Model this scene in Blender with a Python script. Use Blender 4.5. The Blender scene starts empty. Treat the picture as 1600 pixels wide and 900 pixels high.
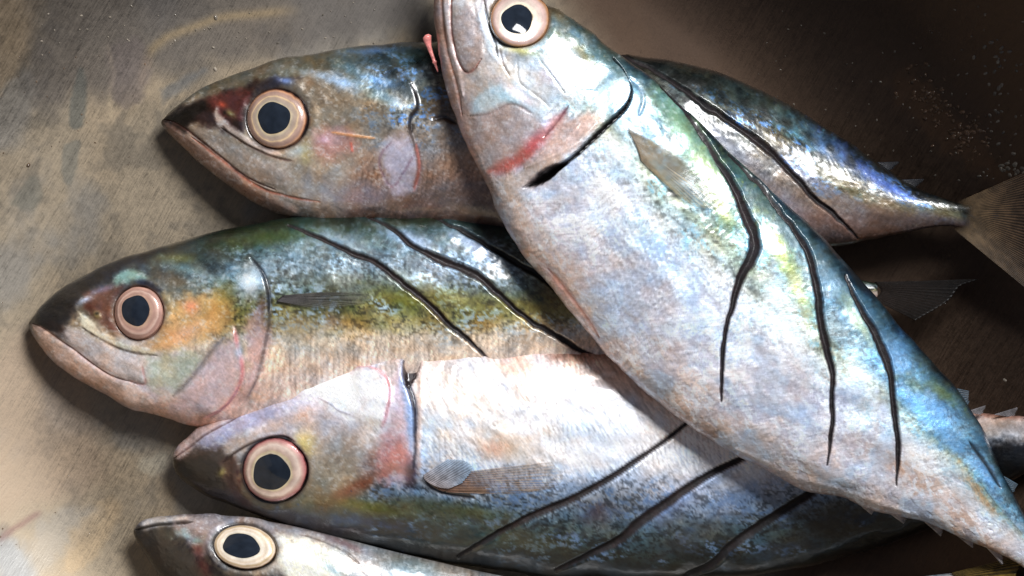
import bpy, math
import numpy as np
C = bpy.context.scene
COL = C.collection
# 1 unit = 100 photo pixels = 2 cm
C.unit_settings.scale_length = 0.02
HC = 45.0
# ---------------------------------------------------------------- camera
cam_d = bpy.data.cameras.new('camera'); cam = bpy.data.objects.new('camera', cam_d); COL.objects.link(cam)
cam.location = (0, 0, HC); cam.rotation_euler = (0, 0, 0)
cam_d.sensor_width = 36; cam_d.lens = 36*(HC-1.0)/16.0
cam_d.clip_start = 0.1; cam_d.clip_end = 500
cam_d.dof.use_dof = True; cam_d.dof.focus_distance = HC-1.9; cam_d.dof.aperture_fstop = 0.9*100
C.camera = cam
# ---------------------------------------------------------------- world, lamps, exposure
W = bpy.data.worlds.new('World'); C.world = W; W.use_nodes = True
bg = W.node_tree.nodes['Background']
bg.inputs['Color'].default_value = (0.62, 0.72, 1.0, 1); bg.inputs['Strength'].default_value = 0.125
from mathutils import Vector
def area(name, loc, target, size, power, color, sy=None):
    l = bpy.data.lights.new(name, 'AREA'); l.energy = power; l.color = color
    l.shape = 'RECTANGLE'; l.size = size; l.size_y = sy or size
    o = bpy.data.objects.new(name, l); COL.objects.link(o); o.location = loc
    o.rotation_euler = (Vector(target)-Vector(loc)).to_track_quat('-Z', 'Y').to_euler()
    return o
KEY = area('window_lamp', (18, 29.5, 44), (0, 0, 0), 20, 53000, (0.985, 0.99, 1.0), 16)
FILL = area('fill_lamp', (-22, -9, 20), (2, 0, 0), 8, 60, (1.0, 0.86, 0.7), 7)
C.view_settings.view_transform = 'Standard'; C.view_settings.look = 'None'
C.view_settings.exposure = 0.0; C.view_settings.gamma = 1.0
C.render.engine = 'CYCLES'

# ---------------------------------------------------------------- maths helpers
def unproj(px, py, z):
    k = (HC-z)/(HC-1.0)/100.0
    return (px-800)*k, (450-py)*k
def proj(x, y, z):
    k = (HC-1.0)/(HC-z)*100.0
    return 800+x*k, 450-y*k
def lin(c):
    c = np.asarray(c, float)/255.0
    return np.where(c <= 0.04045, c/12.92, ((c+0.055)/1.055)**2.4)
def sm(a, b, x):
    t = np.clip((x-a)/(b-a+1e-9), 0, 1); return t*t*(3-2*t)
def _h(ix, iy, seed):
    n = (ix.astype(np.int64)*374761393 + iy.astype(np.int64)*668265263 + seed*1442695041) & 0xffffffff
    n = ((n ^ (n >> 13))*1274126177) & 0xffffffff
    n = ((n ^ (n >> 16))*2246822519) & 0xffffffff
    return ((n ^ (n >> 15)) & 0xffff)/65535.0
def vn(x, y, seed=0):
    x0 = np.floor(x); y0 = np.floor(y); fx = x-x0; fy = y-y0
    fx = fx*fx*fx*(fx*(fx*6-15)+10); fy = fy*fy*fy*(fy*(fy*6-15)+10)
    a = _h(x0, y0, seed); b = _h(x0+1, y0, seed); c = _h(x0, y0+1, seed); d = _h(x0+1, y0+1, seed)
    return a+(b-a)*fx+(c-a)*fy+(a-b-c+d)*fx*fy
def fbm(x, y, o=4, seed=0, g=0.5):
    s = 0; a = 1; t = 0
    for i in range(o):
        s = s+a*vn(x+i*17.3, y-i*9.1, seed+i*7); t += a; a *= g; x, y = x*1.9+y*0.5, y*1.9-x*0.5
    return s/t
def catmull(pts, n=8):
    p = np.asarray(pts, float)
    if len(p) < 3:
        t = np.linspace(0, 1, n+1)[:, None]; return p[0]*(1-t)+p[-1]*t
    q = np.vstack([2*p[0]-p[1], p, 2*p[-1]-p[-2]]); out = []
    for i in range(1, len(q)-2):
        t = np.linspace(0, 1, n, endpoint=False)[:, None]
        a, b, c, d = q[i-1], q[i], q[i+1], q[i+2]
        out.append(0.5*((2*b)+(c-a)*t+(2*a-5*b+4*c-d)*t*t+(3*b-a-3*c+d)*t**3))
    out.append(p[-1:]); return np.vstack(out)
def resample(pts, n, smooth=True):
    p = catmull(pts, 10) if smooth else np.asarray(pts, float)
    s = np.r_[0, np.cumsum(np.linalg.norm(np.diff(p, axis=0), axis=1))]; u = np.linspace(0, s[-1], n)
    return np.stack([np.interp(u, s, p[:, i]) for i in range(p.shape[1])], 1), s[-1]
def pdist(X, Y, p):
    """distance to polyline, parameter, side (+1 = right hand of travel on the picture plane)"""
    best = np.full(X.shape, 1e9); T = np.zeros(X.shape); S = np.ones(X.shape)
    L = np.r_[0, np.cumsum(np.linalg.norm(np.diff(p, axis=0), axis=1))]
    for i in range(len(p)-1):
        dx, dy = p[i+1]-p[i]; l2 = dx*dx+dy*dy+1e-9
        t = np.clip(((X-p[i, 0])*dx+(Y-p[i, 1])*dy)/l2, 0, 1)
        ex = X-p[i, 0]-t*dx; ey = Y-p[i, 1]-t*dy; d = ex*ex+ey*ey
        m = d < best; best[m] = d[m]; T[m] = ((L[i]+t*(L[i+1]-L[i]))/L[-1])[m]
        S[m] = np.where(dx*ey-dy*ex > 0, 1, -1)[m]
    return np.sqrt(best), T, S
def inside(X, Y, p):
    r = np.zeros(X.shape, bool); n = len(p)
    for i in range(n):
        x1, y1 = p[i]; x2, y2 = p[(i+1) % n]
        if y1 == y2: continue
        c = ((y1 > Y) != (y2 > Y)) & (X < (x2-x1)*(Y-y1)/(y2-y1)+x1); r ^= c
    return r

# ---------------------------------------------------------------- materials
def nd(nt, t, **kw):
    n = nt.nodes.new(t)
    for k, v in kw.items():
        if k in n.inputs: n.inputs[k].default_value = v
        else: setattr(n, k, v)
    return n
def mathn(nt, op, a, b=None, c=None):
    n = nt.nodes.new('ShaderNodeMath'); n.operation = op
    for i, v in enumerate((a, b, c)):
        if v is None: continue
        if isinstance(v, (int, float)): n.inputs[i].default_value = v
        else: nt.links.new(v, n.inputs[i])
    return n.outputs[0]
def newmat(name):
    m = bpy.data.materials.new(name); m.use_nodes = True
    return m, m.node_tree, m.node_tree.nodes['Principled BSDF']
def skin_mat(name, coat=0.9, bump=0.12, var=0.30, streak=(3.0, 22.0)):
    m, nt, p = newmat(name); L = nt.links.new
    col = nd(nt, 'ShaderNodeAttribute', attribute_name='Col'); srf = nd(nt, 'ShaderNodeAttribute', attribute_name='Surf')
    co = nd(nt, 'ShaderNodeAttribute', attribute_name='fish_co')
    m0 = nd(nt, 'ShaderNodeMapping'); m0.inputs['Rotation'].default_value = (0, 0, 0.9); L(co.outputs['Vector'], m0.inputs['Vector'])
    mp = nd(nt, 'ShaderNodeMapping'); mp.inputs['Scale'].default_value = (streak[0], streak[1], 1)
    L(m0.outputs[0], mp.inputs['Vector'])
    n1 = nd(nt, 'ShaderNodeTexNoise', Scale=2.2, Detail=4.0, Roughness=0.65); L(mp.outputs[0], n1.inputs['Vector'])
    n2 = nd(nt, 'ShaderNodeTexNoise', Scale=26.0, Detail=4.0, Roughness=0.75); L(co.outputs['Vector'], n2.inputs['Vector'])
    v = mathn(nt, 'ADD', mathn(nt, 'MULTIPLY', n1.outputs[0], 0.6), mathn(nt, 'MULTIPLY', n2.outputs[0], 0.9))
    v = mathn(nt, 'SUBTRACT', v, 0.75)
    sep = nd(nt, 'ShaderNodeSeparateColor'); L(srf.outputs['Color'], sep.inputs[0])
    amt = mathn(nt, 'MULTIPLY', sep.outputs[2], var*5.0)
    g = mathn(nt, 'MULTIPLY_ADD', v, amt, 1.0)
    mx = nd(nt, 'ShaderNodeMix', data_type='RGBA', blend_type='MULTIPLY'); mx.inputs[0].default_value = 1.0
    cb = nd(nt, 'ShaderNodeCombineColor')
    for i in range(3): L(g, cb.inputs[i])
    L(col.outputs['Color'], mx.inputs[6]); L(cb.outputs[0], mx.inputs[7]); L(mx.outputs[2], p.inputs['Base Color'])
    L(mathn(nt, 'MULTIPLY_ADD', v, 0.35, sep.outputs[0]), p.inputs['Roughness']); L(sep.outputs[1], p.inputs['Metallic'])
    p.inputs['Coat Weight'].default_value = coat; p.inputs['Coat Roughness'].default_value = 0.19
    p.inputs['Specular IOR Level'].default_value = 0.5
    b = nd(nt, 'ShaderNodeBump', Strength=bump, Distance=0.05); L(v, b.inputs['Height'])
    L(b.outputs[0], p.inputs['Normal'])
    return m
M_SKIN = skin_mat('fish_skin')
M_CUT = skin_mat('cut_flesh', coat=0.1, bump=0.3, var=0.4)
M_EYE = skin_mat('fish_iris', coat=1.0, bump=0.1, var=0.25, streak=(6, 6))
M_EYE.node_tree.nodes['Principled BSDF'].inputs['Coat Roughness'].default_value = 0.06
m, nt, p = newmat('pupil_black')
nz = nd(nt, 'ShaderNodeTexNoise', Scale=3.0, Detail=3.0)
cr = nd(nt, 'ShaderNodeValToRGB'); cr.color_ramp.elements[0].color = (0.006, 0.008, 0.012, 1); cr.color_ramp.elements[1].color = (0.022, 0.03, 0.045, 1)
nt.links.new(nz.outputs[0], cr.inputs[0]); nt.links.new(cr.outputs[0], p.inputs['Base Color'])
p.inputs['Roughness'].default_value = 0.08; p.inputs['Specular IOR Level'].default_value = 0.3
M_PUPIL = m
def fin_mat(name, alpha):
    m = skin_mat(name, coat=0.08, bump=0.15, var=0.3); nt = m.node_tree; p = nt.nodes['Principled BSDF']
    a = nd(nt, 'ShaderNodeAttribute', attribute_name='Alp'); nt.links.new(mathn(nt, 'MULTIPLY', a.outputs['Fac'], alpha), p.inputs['Alpha'])
    return m
M_FIN = fin_mat('translucent_fin', 1.0)

# ---------------------------------------------------------------- mesh linking
def empty(name, loc, label, cat, group=None):
    o = bpy.data.objects.new(name, None); COL.objects.link(o); o.location = loc; o.empty_display_size = 0.3
    o['label'] = label; o['category'] = cat
    if group: o['group'] = group
    return o
def mesh(name, V, F, mat, parent=None, attrs=None, normals=None, base=(0, 0, 0), label=None):
    me = bpy.data.meshes.new(name); V = np.asarray(V, np.float64)-np.asarray(base)
    F = np.asarray(F, np.int32); k = F.shape[1]
    me.vertices.add(len(V)); me.vertices.foreach_set('co', V.ravel().astype(np.float32))
    me.loops.add(F.size); me.loops.foreach_set('vertex_index', F.ravel())
    me.polygons.add(len(F)); me.polygons.foreach_set('loop_start', np.arange(0, F.size, k, dtype=np.int32))
    me.update(calc_edges=True); me.validate()
    me.polygons.foreach_set('use_smooth', np.ones(len(me.polygons), bool))
    for an, (ty, arr) in (attrs or {}).items():
        a = me.attributes.new(an, ty, 'POINT')
        if ty == 'FLOAT_COLOR':
            a.data.foreach_set('color', np.c_[arr, np.ones(len(arr))].astype(np.float32).ravel())
        elif ty == 'FLOAT': a.data.foreach_set('value', arr.astype(np.float32))
        else: a.data.foreach_set('vector', arr.astype(np.float32).ravel())
    if normals is not None: me.normals_split_custom_set_from_vertices(normals.astype(np.float32))
    me.materials.append(mat)
    o = bpy.data.objects.new(name, me); COL.objects.link(o)
    if parent: o.parent = parent
    if label: o['label'] = label
    return o
def grid_faces(nu, nv, wrap=False):
    i = np.arange(nu-1)[:, None]; j = np.arange(nv if wrap else nv-1)[None, :]; j2 = (j+1) % nv
    return np.stack([i*nv+j, i*nv+j2, (i+1)*nv+j2, (i+1)*nv+j], -1).reshape(-1, 4)

# ---------------------------------------------------------------- bowl
BC = (-1.0, -0.7)
def bowl_z(r):
    r = np.asarray(r, float)
    return np.where(r < 6, 0, np.where(r < 10, 0.15*np.maximum(r-6, 0)**2, 2.4+1.2*(r-10)+1.2*np.maximum(r-10, 0)**2))
def bowl_at(px, py):
    x, y = unproj(np.asarray(px, float), np.asarray(py, float), 0.5)
    return bowl_z(np.hypot(x-BC[0], y-BC[1]))

# ================================================================ FISH
class Skin:
    def __init__(s, D, V, prof, nt=210, nl=26, step=2.2, flat=0.92):
        D = np.asarray(D, float); V = np.asarray(V, float)
        _, ld = resample(D, 50); _, lv = resample(V, 50)
        nu = int(max(ld, lv)/step); s.nu = nu
        d, _ = resample(D, nu); v, _ = resample(V, nu); u = np.linspace(0, 1, nu)
        pr = np.asarray(prof, float)  # u, zc, roll (zD-zV), thickness ratio
        def ip(c):
            x = np.interp(u, pr[:, 0], pr[:, c]); k = max(3, nu//14) | 1
            return np.convolve(np.pad(x, k//2, mode='edge'), np.ones(k)/k, 'valid')
        zc, ro, th = ip(1), ip(2), ip(3)
        zD, zV = zc+ro/2, zc-ro/2
        a = np.stack([*unproj(d[:, 0], d[:, 1], zD), zD], 1); b = np.stack([*unproj(v[:, 0], v[:, 1], zV), zV], 1)
        cen = (a+b)/2; w = (a-b)/2; wl = np.linalg.norm(w, axis=1)
        ax = np.gradient(cen, axis=0); N = np.cross(ax, w); N /= np.linalg.norm(N, axis=1)[:, None]+1e-12
        N *= np.where(N[:, 2:3] < 0, -1, 1)
        N[:2] = N[2]
        th1 = np.linspace(0, math.pi, nt); th2 = np.linspace(math.pi, 2*math.pi, nl+2)[1:-1]
        T = np.r_[th1, th2]; s.ntt = len(T)
        ct, st = np.cos(T), np.sin(T); st = np.sign(st)*np.abs(st)**flat
        s.P = cen[:, None]+ct[None, :, None]*w[:, None]+st[None, :, None]*(wl*th)[:, None, None]*N[:, None]
        s.shape = s.P.shape[:2]; s.P = s.P.reshape(-1, 3)
        s.up = np.broadcast_to((T <= math.pi+1e-6)[None], s.shape).ravel()
        s.Q = np.broadcast_to(((1-ct)/2)[None], s.shape).ravel().copy()
        s.U = np.broadcast_to(u[:, None], s.shape).ravel().copy()
        sl = np.r_[0, np.cumsum(np.linalg.norm(np.diff(cen, axis=0), axis=1))]*100
        s.S = np.broadcast_to(sl[:, None], s.shape).ravel().copy()
        s.Tpx = (s.Q-0.5)*2*np.broadcast_to((wl*100)[:, None], s.shape).ravel()
        s.X, s.Y = proj(s.P[:, 0], s.P[:, 1], s.P[:, 2])
        n = len(s.P); s.col = np.zeros((n, 3)); s.rough = np.full(n, 0.38); s.met = np.full(n, 0.2); s.var = np.full(n, 0.5)
        s.disp = np.zeros(n); s.reg = np.zeros(n, int); s.regs = {0: ('body', None)}
        s.F = grid_faces(nu, s.ntt, True)
        s.Nn = s.normals(s.P)
        # lookup of the surface height on the picture plane
        s.hx0, s.hy0 = s.X.min(), s.Y.min(); gw = int((s.X.max()-s.hx0)/4)+2; gh = int((s.Y.max()-s.hy0)/4)+2
        s.H = np.full((gh, gw), -9.0); m = s.up
        np.maximum.at(s.H, (((s.Y[m]-s.hy0)/4).astype(int), ((s.X[m]-s.hx0)/4).astype(int)), s.P[m, 2])
        for _ in range(3):
            bad = s.H < -5; q = np.pad(s.H, 1, constant_values=-9)
            f = np.max([q[1:-1, :-2], q[1:-1, 2:], q[:-2, 1:-1], q[2:, 1:-1]], axis=0); s.H[bad] = f[bad]
    def normals(s, P):
        G = P.reshape(*s.shape, 3); du = np.gradient(G, axis=0)
        dv = np.roll(G, -1, 1)-np.roll(G, 1, 1); N = np.cross(du, dv); l = np.linalg.norm(N, axis=2, keepdims=True)
        N = N/(l+1e-12); N[0] = N[3]; N[1] = N[3]; N[2] = N[3]
        c = (G-G.mean(1, keepdims=True)); sg = np.sign((N*c).sum()); s.flip = sg < 0
        return (N*sg).reshape(-1, 3)
    def hz(s, px, py):
        j = np.clip(((np.asarray(px, float)-s.hx0)/4).astype(int), 0, s.H.shape[1]-1)
        i = np.clip(((np.asarray(py, float)-s.hy0)/4).astype(int), 0, s.H.shape[0]-1)
        return s.H[i, j]
    def sel(s, pts, m):
        p = np.asarray(pts, float)
        return np.nonzero(s.up & (s.X > p[:, 0].min()-m) & (s.X < p[:, 0].max()+m) & (s.Y > p[:, 1].min()-m) & (s.Y < p[:, 1].max()+m))[0]
    def mix(s, idx, c, a):
        a = np.clip(a, 0, 1)[:, None]; s.col[idx] = s.col[idx]*(1-a)+np.asarray(c, float)*a
    def groove(s, pts, w, depth, c=None, a=1.0, wend=None, fade=True, smooth=8):
        p = catmull(pts, smooth); i = s.sel(p, w*4+4); d, t, sd = pdist(s.X[i], s.Y[i], p)
        ww = w if wend is None else w+(wend-w)*t
        if fade: ww = ww*(0.35+0.65*sm(0, .12, t)*sm(0, .12, 1-t))
        m = np.exp(-(d/ww)**2); s.disp[i] -= depth*.6*m
        if c is not None: s.mix(i, c, a*m)
    def ridge(s, pts, w, h, c=None, a=1.0): s.groove(pts, w, -h, c, a)
    def plate(s, pts, h, fall, c=None, a=0.0, side=1, w=2.5):
        """raised plate: rises sharply at the line, decays away on the given side"""
        p = catmull(pts, 8); i = s.sel(p, fall*3); d, t, sd = pdist(s.X[i], s.Y[i], p); sd = sd*side
        e = sm(0, .15, t)*sm(0, .15, 1-t)
        m = sm(-w, w, sd*d)*np.exp(-(d/fall)**2)*e; s.disp[i] += h*m
        if c is not None: s.mix(i, c, a*np.exp(-(d/(w*1.3))**2)*e)
    def area(s, pts, c, a=1.0, soft=6, nz=0.0, ns=20.0, seed=1, disp=0, met=None, rough=None, smooth=6):
        q = list(pts)+[pts[0]]; p = catmull(q, smooth); i = s.sel(p, soft*2+nz)
        d, _, _ = pdist(s.X[i], s.Y[i], p); d = np.where(inside(s.X[i], s.Y[i], p[:-1]), d, -d)
        if nz: d = d+(fbm(s.X[i]/ns, s.Y[i]/ns, 4, seed)-.5)*2*nz
        d2 = d+(fbm(s.X[i]/8, s.Y[i]/8, 3, seed+50)-.5)*soft*1.6; m = sm(-soft*1.3, soft*1.3, d2)*a; s.mix(i, c, m); s.disp[i] += disp*(1 if disp < -.05 else .5)*sm(-soft, soft, d)*a
        if met is not None: s.met[i] += (met*.35-s.met[i])*m
        if rough is not None: s.rough[i] += (rough-s.rough[i])*m
    def blob(s, x, y, rx, ry, ang, c, a=1.0, nz=0.35, ns=12.0, seed=3, disp=0, pw=1.0, met=None, rough=None):
        r = max(rx, ry)*2.4; i = s.sel([(x, y)], r); dx, dy = s.X[i]-x, s.Y[i]-y; A = math.radians(ang)
        e = ((dx*math.cos(A)+dy*math.sin(A))/rx)**2+((-dx*math.sin(A)+dy*math.cos(A))/ry)**2
        e = e*(1+nz*4*(fbm(s.X[i]/ns, s.Y[i]/ns, 4, seed)-.5)); m = np.exp(-np.maximum(e, 0)**pw)*a
        if c is not None: s.mix(i, c, m)
        s.disp[i] += disp*m
        if met is not None: s.met[i] += (met*.35-s.met[i])*m
        if rough is not None: s.rough[i] += (rough-s.rough[i])*m
    def region(s, rid, name, pts, label=None):
        p = catmull(list(pts)+[pts[0]], 6)[:-1]; i = s.sel(p, 1); k = inside(s.X[i], s.Y[i], p); s.reg[i[k]] = rid; s.regs[rid] = (name, label)
    def cut(s, pts, ws, depth=0.16, rid=None, lip=1, c=(58, 36, 40)):
        p = catmull(pts, 8); i = s.sel(p, 40); X, Y = s.X[i], s.Y[i]
        jx = (fbm(X/22, Y/22, 3, 91)-.5)*4
        d, t, sd = pdist(X+jx, Y-jx, p); w = np.interp(t, np.linspace(0, 1, len(ws)), ws)/2*.78
        w = w*(0.85+0.3*fbm(X/10, Y/10, 3, 77))+0.2
        m = 1-sm(w*0.75, w+1.6, d); prof = np.clip(1-d/(w+1.5), 0, 1)**0.6
        s.disp[i] -= depth*.42*prof*np.minimum(1, w/5+.15)
        lp = np.exp(-((d-w-3.5)/2.6)**2)*sm(0, .1, t)*sm(0, .1, 1-t)
        s.disp[i] += 0.002*lp
        fl = fbm(X/5, Y/5, 3, 55)
        cc = np.asarray(c, float)[None]*(0.4+0.7*fl[:, None]); a = np.clip(m, 0, 1)[:, None]
        s.col[i] = s.col[i]*(1-a)+cc*a
        s.met[i] *= 1-m; s.rough[i] += (0.35-s.rough[i])*m; s.var[i] *= 1-m*.5
        s.rough[i] += m*.3
        if rid: s.reg[i[m > .35]] = rid; s.regs[rid] = ('cut', None)
    # ---- body skin in body coordinates (along, across)
    def body(s, stops, speck=0.5, seed=0, blotch=0.0, cyan=(120, 190, 215), warpq=0.05, spot=(24, 30, 30), scale=0.0):
        X, Y, S, T, Q = s.X, s.Y, s.S, s.Tpx, s.Q
        q = Q+(fbm(S/70, T/26, 4, seed)-.5)*2*warpq+(fbm(S/14, T/9, 3, seed+5)-.5)*.04
        st = np.array([a for a, _ in stops]); cc = np.array([b for _, b in stops], float)
        s.col = np.stack([np.interp(q, st, cc[:, k]) for k in range(3)], 1)
        # broad mottling
        f = fbm(S/46, T/30, 5, seed+11); s.col *= (0.88+0.24*f)[:, None]
        # slanted fine hatch of the scale rows
        h = fbm((S+T*.6)/3.2, (T-S*.25)/16, 3, seed+21)-.5
        s.col *= (1+0.36*h)[:, None]
        # fine ordered scales, rubbed off in patches
        a = S/8.0+(fbm(S/50, T/50, 2, seed+91)-.5)*2; row = np.floor(a); fb = (T/7.0+.5*(row % 2)) % 1-.5; fa = a-row; rr = np.hypot(fa, fb*1.2)
        k = sm(.40, .66, fbm(S/50, T/34, 4, seed+93))*sm(.08, .2, Q)
        s.col *= (1+k*(.08*np.exp(-((rr-.62)/.16)**2)-.11*np.exp(-((rr-.95)/.14)**2)))[:, None]
        s.disp += .003*k*np.clip(1-rr, 0, 1)
        # lateral line
        tl = Q-(.34+.05*np.sin(s.U*5)); s.col *= (1-.22*np.exp(-(tl/.008)**2)*(fbm(S/6, T/40, 2, seed+95) > .42))[:, None]
        # tints
        g = fbm(S/40+9, T/22, 4, seed+31)-.5; g2 = fbm(S/60+3, T/40+7, 4, seed+37)-.5
        s.col += g[:, None]*np.array([-26, 4, 36])+g2[:, None]*np.array([20, 2, -16])
        if speck:
            b = sm(.02, .16, q)*(1-sm(.38, .62, q)); f = fbm((S+T*.5)/7.5, (T-S*.2)/4.6, 4, seed+41, .65); g = fbm(S/48, T/28, 3, seed+43)
            m = sm(.50, .62, f)*sm(.42, .6, g)*b*speck
            s.col = s.col*(1-m[:, None])+np.array(cyan, float)*m[:, None]; s.met += m*.35
            m = (1-sm(.36, .46, f))*b*speck*.75; s.col *= (1-m*.6)[:, None]
        if blotch:
            f = fbm((S+T*.8)/26, (T-S*.4)/15, 3, seed+51); m = sm(.53, .62, f)*(1-sm(.22, .42, q))*blotch
            s.col = s.col*(1-m[:, None])+np.array(spot, float)*m[:, None]
        if scale:
            a = S/10.5; b = T/9.0; row = np.floor(a); fb = (b+.5*(row % 2)) % 1-.5; fa = a-row
            r = np.hypot(fa-.0, fb*1.15); hgt = np.clip(1-r, 0, 1); k = sm(.40, .60, fbm(S/90, T/60, 3, seed+61))*scale*(1-sm(.35, .2, Q))
            k *= np.exp(-(((X-1080)/150)**2+((Y-440)/150)**2)**2)
            s.disp += 0.018*hgt*k; s.col *= (1-.16*k*(r > .93))[:, None]
        s.disp += (fbm(S/60, T/40, 2, seed+71)-.5)*.06+(fbm(S/9, T/7, 3, seed+73)-.5)*.007
        s.met = s.met+.12*(fbm(S/30, T/20, 3, seed+81)-.5)
        s.rough = .30+.2*fbm(S/24, T/14, 4, seed+83)
    def headtex(s, seed=0, amt=1.0, u1=.24):
        m = (1-sm(u1-.03, u1, s.U)); X, Y = s.X, s.Y
        f = fbm(X/28, Y/28, 5, seed)-.5; g = fbm(X/16+5, Y/20, 4, seed+3)-.5; h = fbm(X/4.5, Y/4.5, 3, seed+9)-.5
        s.col += (m*amt)[:, None]*(f[:, None]*np.array([40, 34, 26])+g[:, None]*np.array([22, 2, -26])+h[:, None]*20)
        s.disp += m*((fbm(X/40, Y/40, 3, seed+12)-.5)*.045)
    def socket(s, cx, cy, rx, ry, ang=0, ring=(40, 28, 28), depth=.13, ra=.85):
        i = s.sel([(cx, cy)], max(rx, ry)*2); A = math.radians(ang); dx, dy = s.X[i]-cx, s.Y[i]-cy
        e = np.hypot((dx*math.cos(A)+dy*math.sin(A))/rx, (-dx*math.sin(A)+dy*math.cos(A))/ry)
        s.disp[i] -= depth*(1-sm(.9, 1.03, e)); s.disp[i] += .022*np.exp(-((e-1.22)/.15)**2)
        s.mix(i, ring, ra*.8*np.exp(-((e-1.0)/.075)**2)*(.75+.5*fbm(s.X[i]/14, s.Y[i]/14, 3, 66))+(e < .98))
        s.met[i] *= 1-np.exp(-((e-1.02)/.1)**2)*.8
    def grain(s):
        i = np.nonzero(s.up)[0]; X, Y = s.X[i], s.Y[i]; hd = np.clip(1.35-s.U[i]*1.6, .55, 1)
        a = fbm(X/36, Y/30, 5, 601, .6)-.5; b = fbm(X/15+4, Y/13, 4, 607, .6)-.5; e = fbm((X+Y)/9, (X-Y)/3.4, 3, 611, .6)-.5; k = fbm(X/24+8, Y/30, 4, 617)-.5; q = fbm(X/2.6, Y/2.6, 2, 619)-.5
        c = s.col[i]; lum = 1+hd*(.17*a+.08*b+.15*e+.10*q); c = c*lum[:, None]+(hd*k)[:, None]*np.array([22, 0, -18])+(hd*b)[:, None]*np.array([-14, 4, 22])
        f = fbm(X/7+3, Y/5.5, 4, 623, .65); m = sm(.60, .70, f)*.35*hd; c = c+(np.array([225, 228, 232.])-c)*m[:, None]*sm(60, 150, c.mean(1))[:, None]
        s.col[i] = c; s.rough[i] += .22*(fbm(X/11, Y/8, 4, 631)-.5)
    def finish(s, root, base, mat=M_SKIN):
        s.grain()
        s.root = root; s.base = base
        P = s.P+s.Nn*(s.disp*s.up)[:, None]; N = s.normals(P)
        col = np.clip(lin(np.clip(s.col, 4, 250)), .001, 1)**1.36*1.16; g = col.mean(1, keepdims=True); col = np.clip(col*.88+g*np.array([.11, .12, .135]), 0, .93); surf = np.stack([np.clip(s.rough, .12, .9), np.clip(s.met, 0, .9), np.clip(s.var, 0, 1)], 1)
        co = np.stack([s.S/100, s.Tpx/100, P[:, 2]*.6], 1)
        F = s.F if s.flip else s.F[:, ::-1]
        # close both ends
        fr = s.reg[F[:, 0]]
        for rid, (name, label) in s.regs.items():
            f = F[fr == rid]
            if not len(f): continue
            ids, inv = np.unique(f, return_inverse=True); f = inv.reshape(f.shape)
            mesh(name, P[ids], f, M_CUT if name in ('cut', 'gill_slit') else mat, root, {'Col': ('FLOAT_COLOR', col[ids]), 'Surf': ('FLOAT_COLOR', surf[ids]), 'fish_co': ('FLOAT_VECTOR', co[ids])}, N[ids], base, label)
    def eye(s, cx, cy, rx, ry, px, py, prx, pry, ang=0, bulge=.16, pal=None, seed=1, sink=.0, label=None):
        bulge *= .72
        i = s.sel([(cx, cy)], max(rx, ry)*.95); A = np.c_[np.ones(len(i)), s.X[i]-cx, s.Y[i]-cy]
        cf = np.linalg.lstsq(A, s.P[i, 2], rcond=None)[0]
        def z0(x, y): return cf[0]+cf[1]*(x-cx)+cf[2]*(y-cy)-sink
        nr, na = 40, 96; R = np.linspace(0, 1, nr)[:, None]; th = np.linspace(0, 2*math.pi, na, endpoint=False)[None]; A = math.radians(ang)
        wob = 1+.035*np.sin(3*th+seed)+.02*np.sin(5*th+2*seed)
        def el(r, ax, ay): 
            a, b = ax*r*np.cos(th), ay*r*np.sin(th); return a*math.cos(A)-b*math.sin(A), a*math.sin(A)+b*math.cos(A)
        ix, iy = el(np.ones_like(R), prx*.97, pry*.97); ox, oy = el(np.ones_like(R), rx*1.03, ry*1.03)
        ix, iy = ix*wob, iy*wob
        X = (px+ix)*(1-R)+(cx+ox)*R; Y = (py+iy)*(1-R)+(cy+oy)*R
        dome = bulge*(1-R**2.2)*.9-.035*sm(.86, 1, R)*1.6+.010*np.exp(-((R-.62)/.2)**2)
        Z = z0(X, Y)+dome+X*0
        x, y = unproj(X, Y, Z); V = np.stack([x, y, Z], -1).reshape(-1, 3)
        pal = pal or [(0, (120, 95, 55)), (.05, (235, 218, 165)), (.16, (232, 205, 140)), (.24, (186, 160, 132)), (.42, (196, 172, 146)), (.52, (244, 222, 170)), (.60, (196, 160, 132)), (.78, (182, 134, 108)), (.9, (190, 112, 70)), (.97, (96, 52, 38)), (1, (40, 26, 24))]
        Rn = np.broadcast_to(R, X.shape)+(fbm(X/9, Y/9, 3, seed)-.5)*.13+.05*np.sin(th+seed)
        c = np.stack([np.interp(Rn, [a for a, _ in pal], [b[k] for _, b in pal]) for k in range(3)], -1)
        c = c*(0.86+.28*fbm(X/13, Y/13, 3, seed+5))[..., None]
        n = X.size; c = c*.84+np.array([206, 182, 160.])*.16*(Rn[..., None] > .05)*(Rn[..., None] < .9)+c*.16*((Rn[..., None] <= .05)|(Rn[..., None] >= .9)); gg = c.mean(-1, keepdims=True); c = (c*.78+gg*.22)*np.array([1.0, .98, 1.02]); col = lin(np.clip(c, 4, 250)).reshape(-1, 3)
        surf = np.stack([np.full(n, .35), np.full(n, .1), np.full(n, .25)], 1)
        co = np.stack([X/100, Y/100, Z*0], -1).reshape(-1, 3)
        e = mesh('eye', V, grid_faces(nr, na, True)[:, ::-1], M_EYE, s.root, {'Col': ('FLOAT_COLOR', col), 'Surf': ('FLOAT_COLOR', surf), 'fish_co': ('FLOAT_VECTOR', co)}, None, s.base, label)
        # pupil : convex lens
        R = np.linspace(0.02, 1.03, 16)[:, None]; ix, iy = el(R, prx, pry); X = px+ix*wob; Y = py+iy*wob
        Z = z0(X, Y)+bulge*.93+.035*(1-R**2)+.004; x, y = unproj(X, Y, Z)
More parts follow.
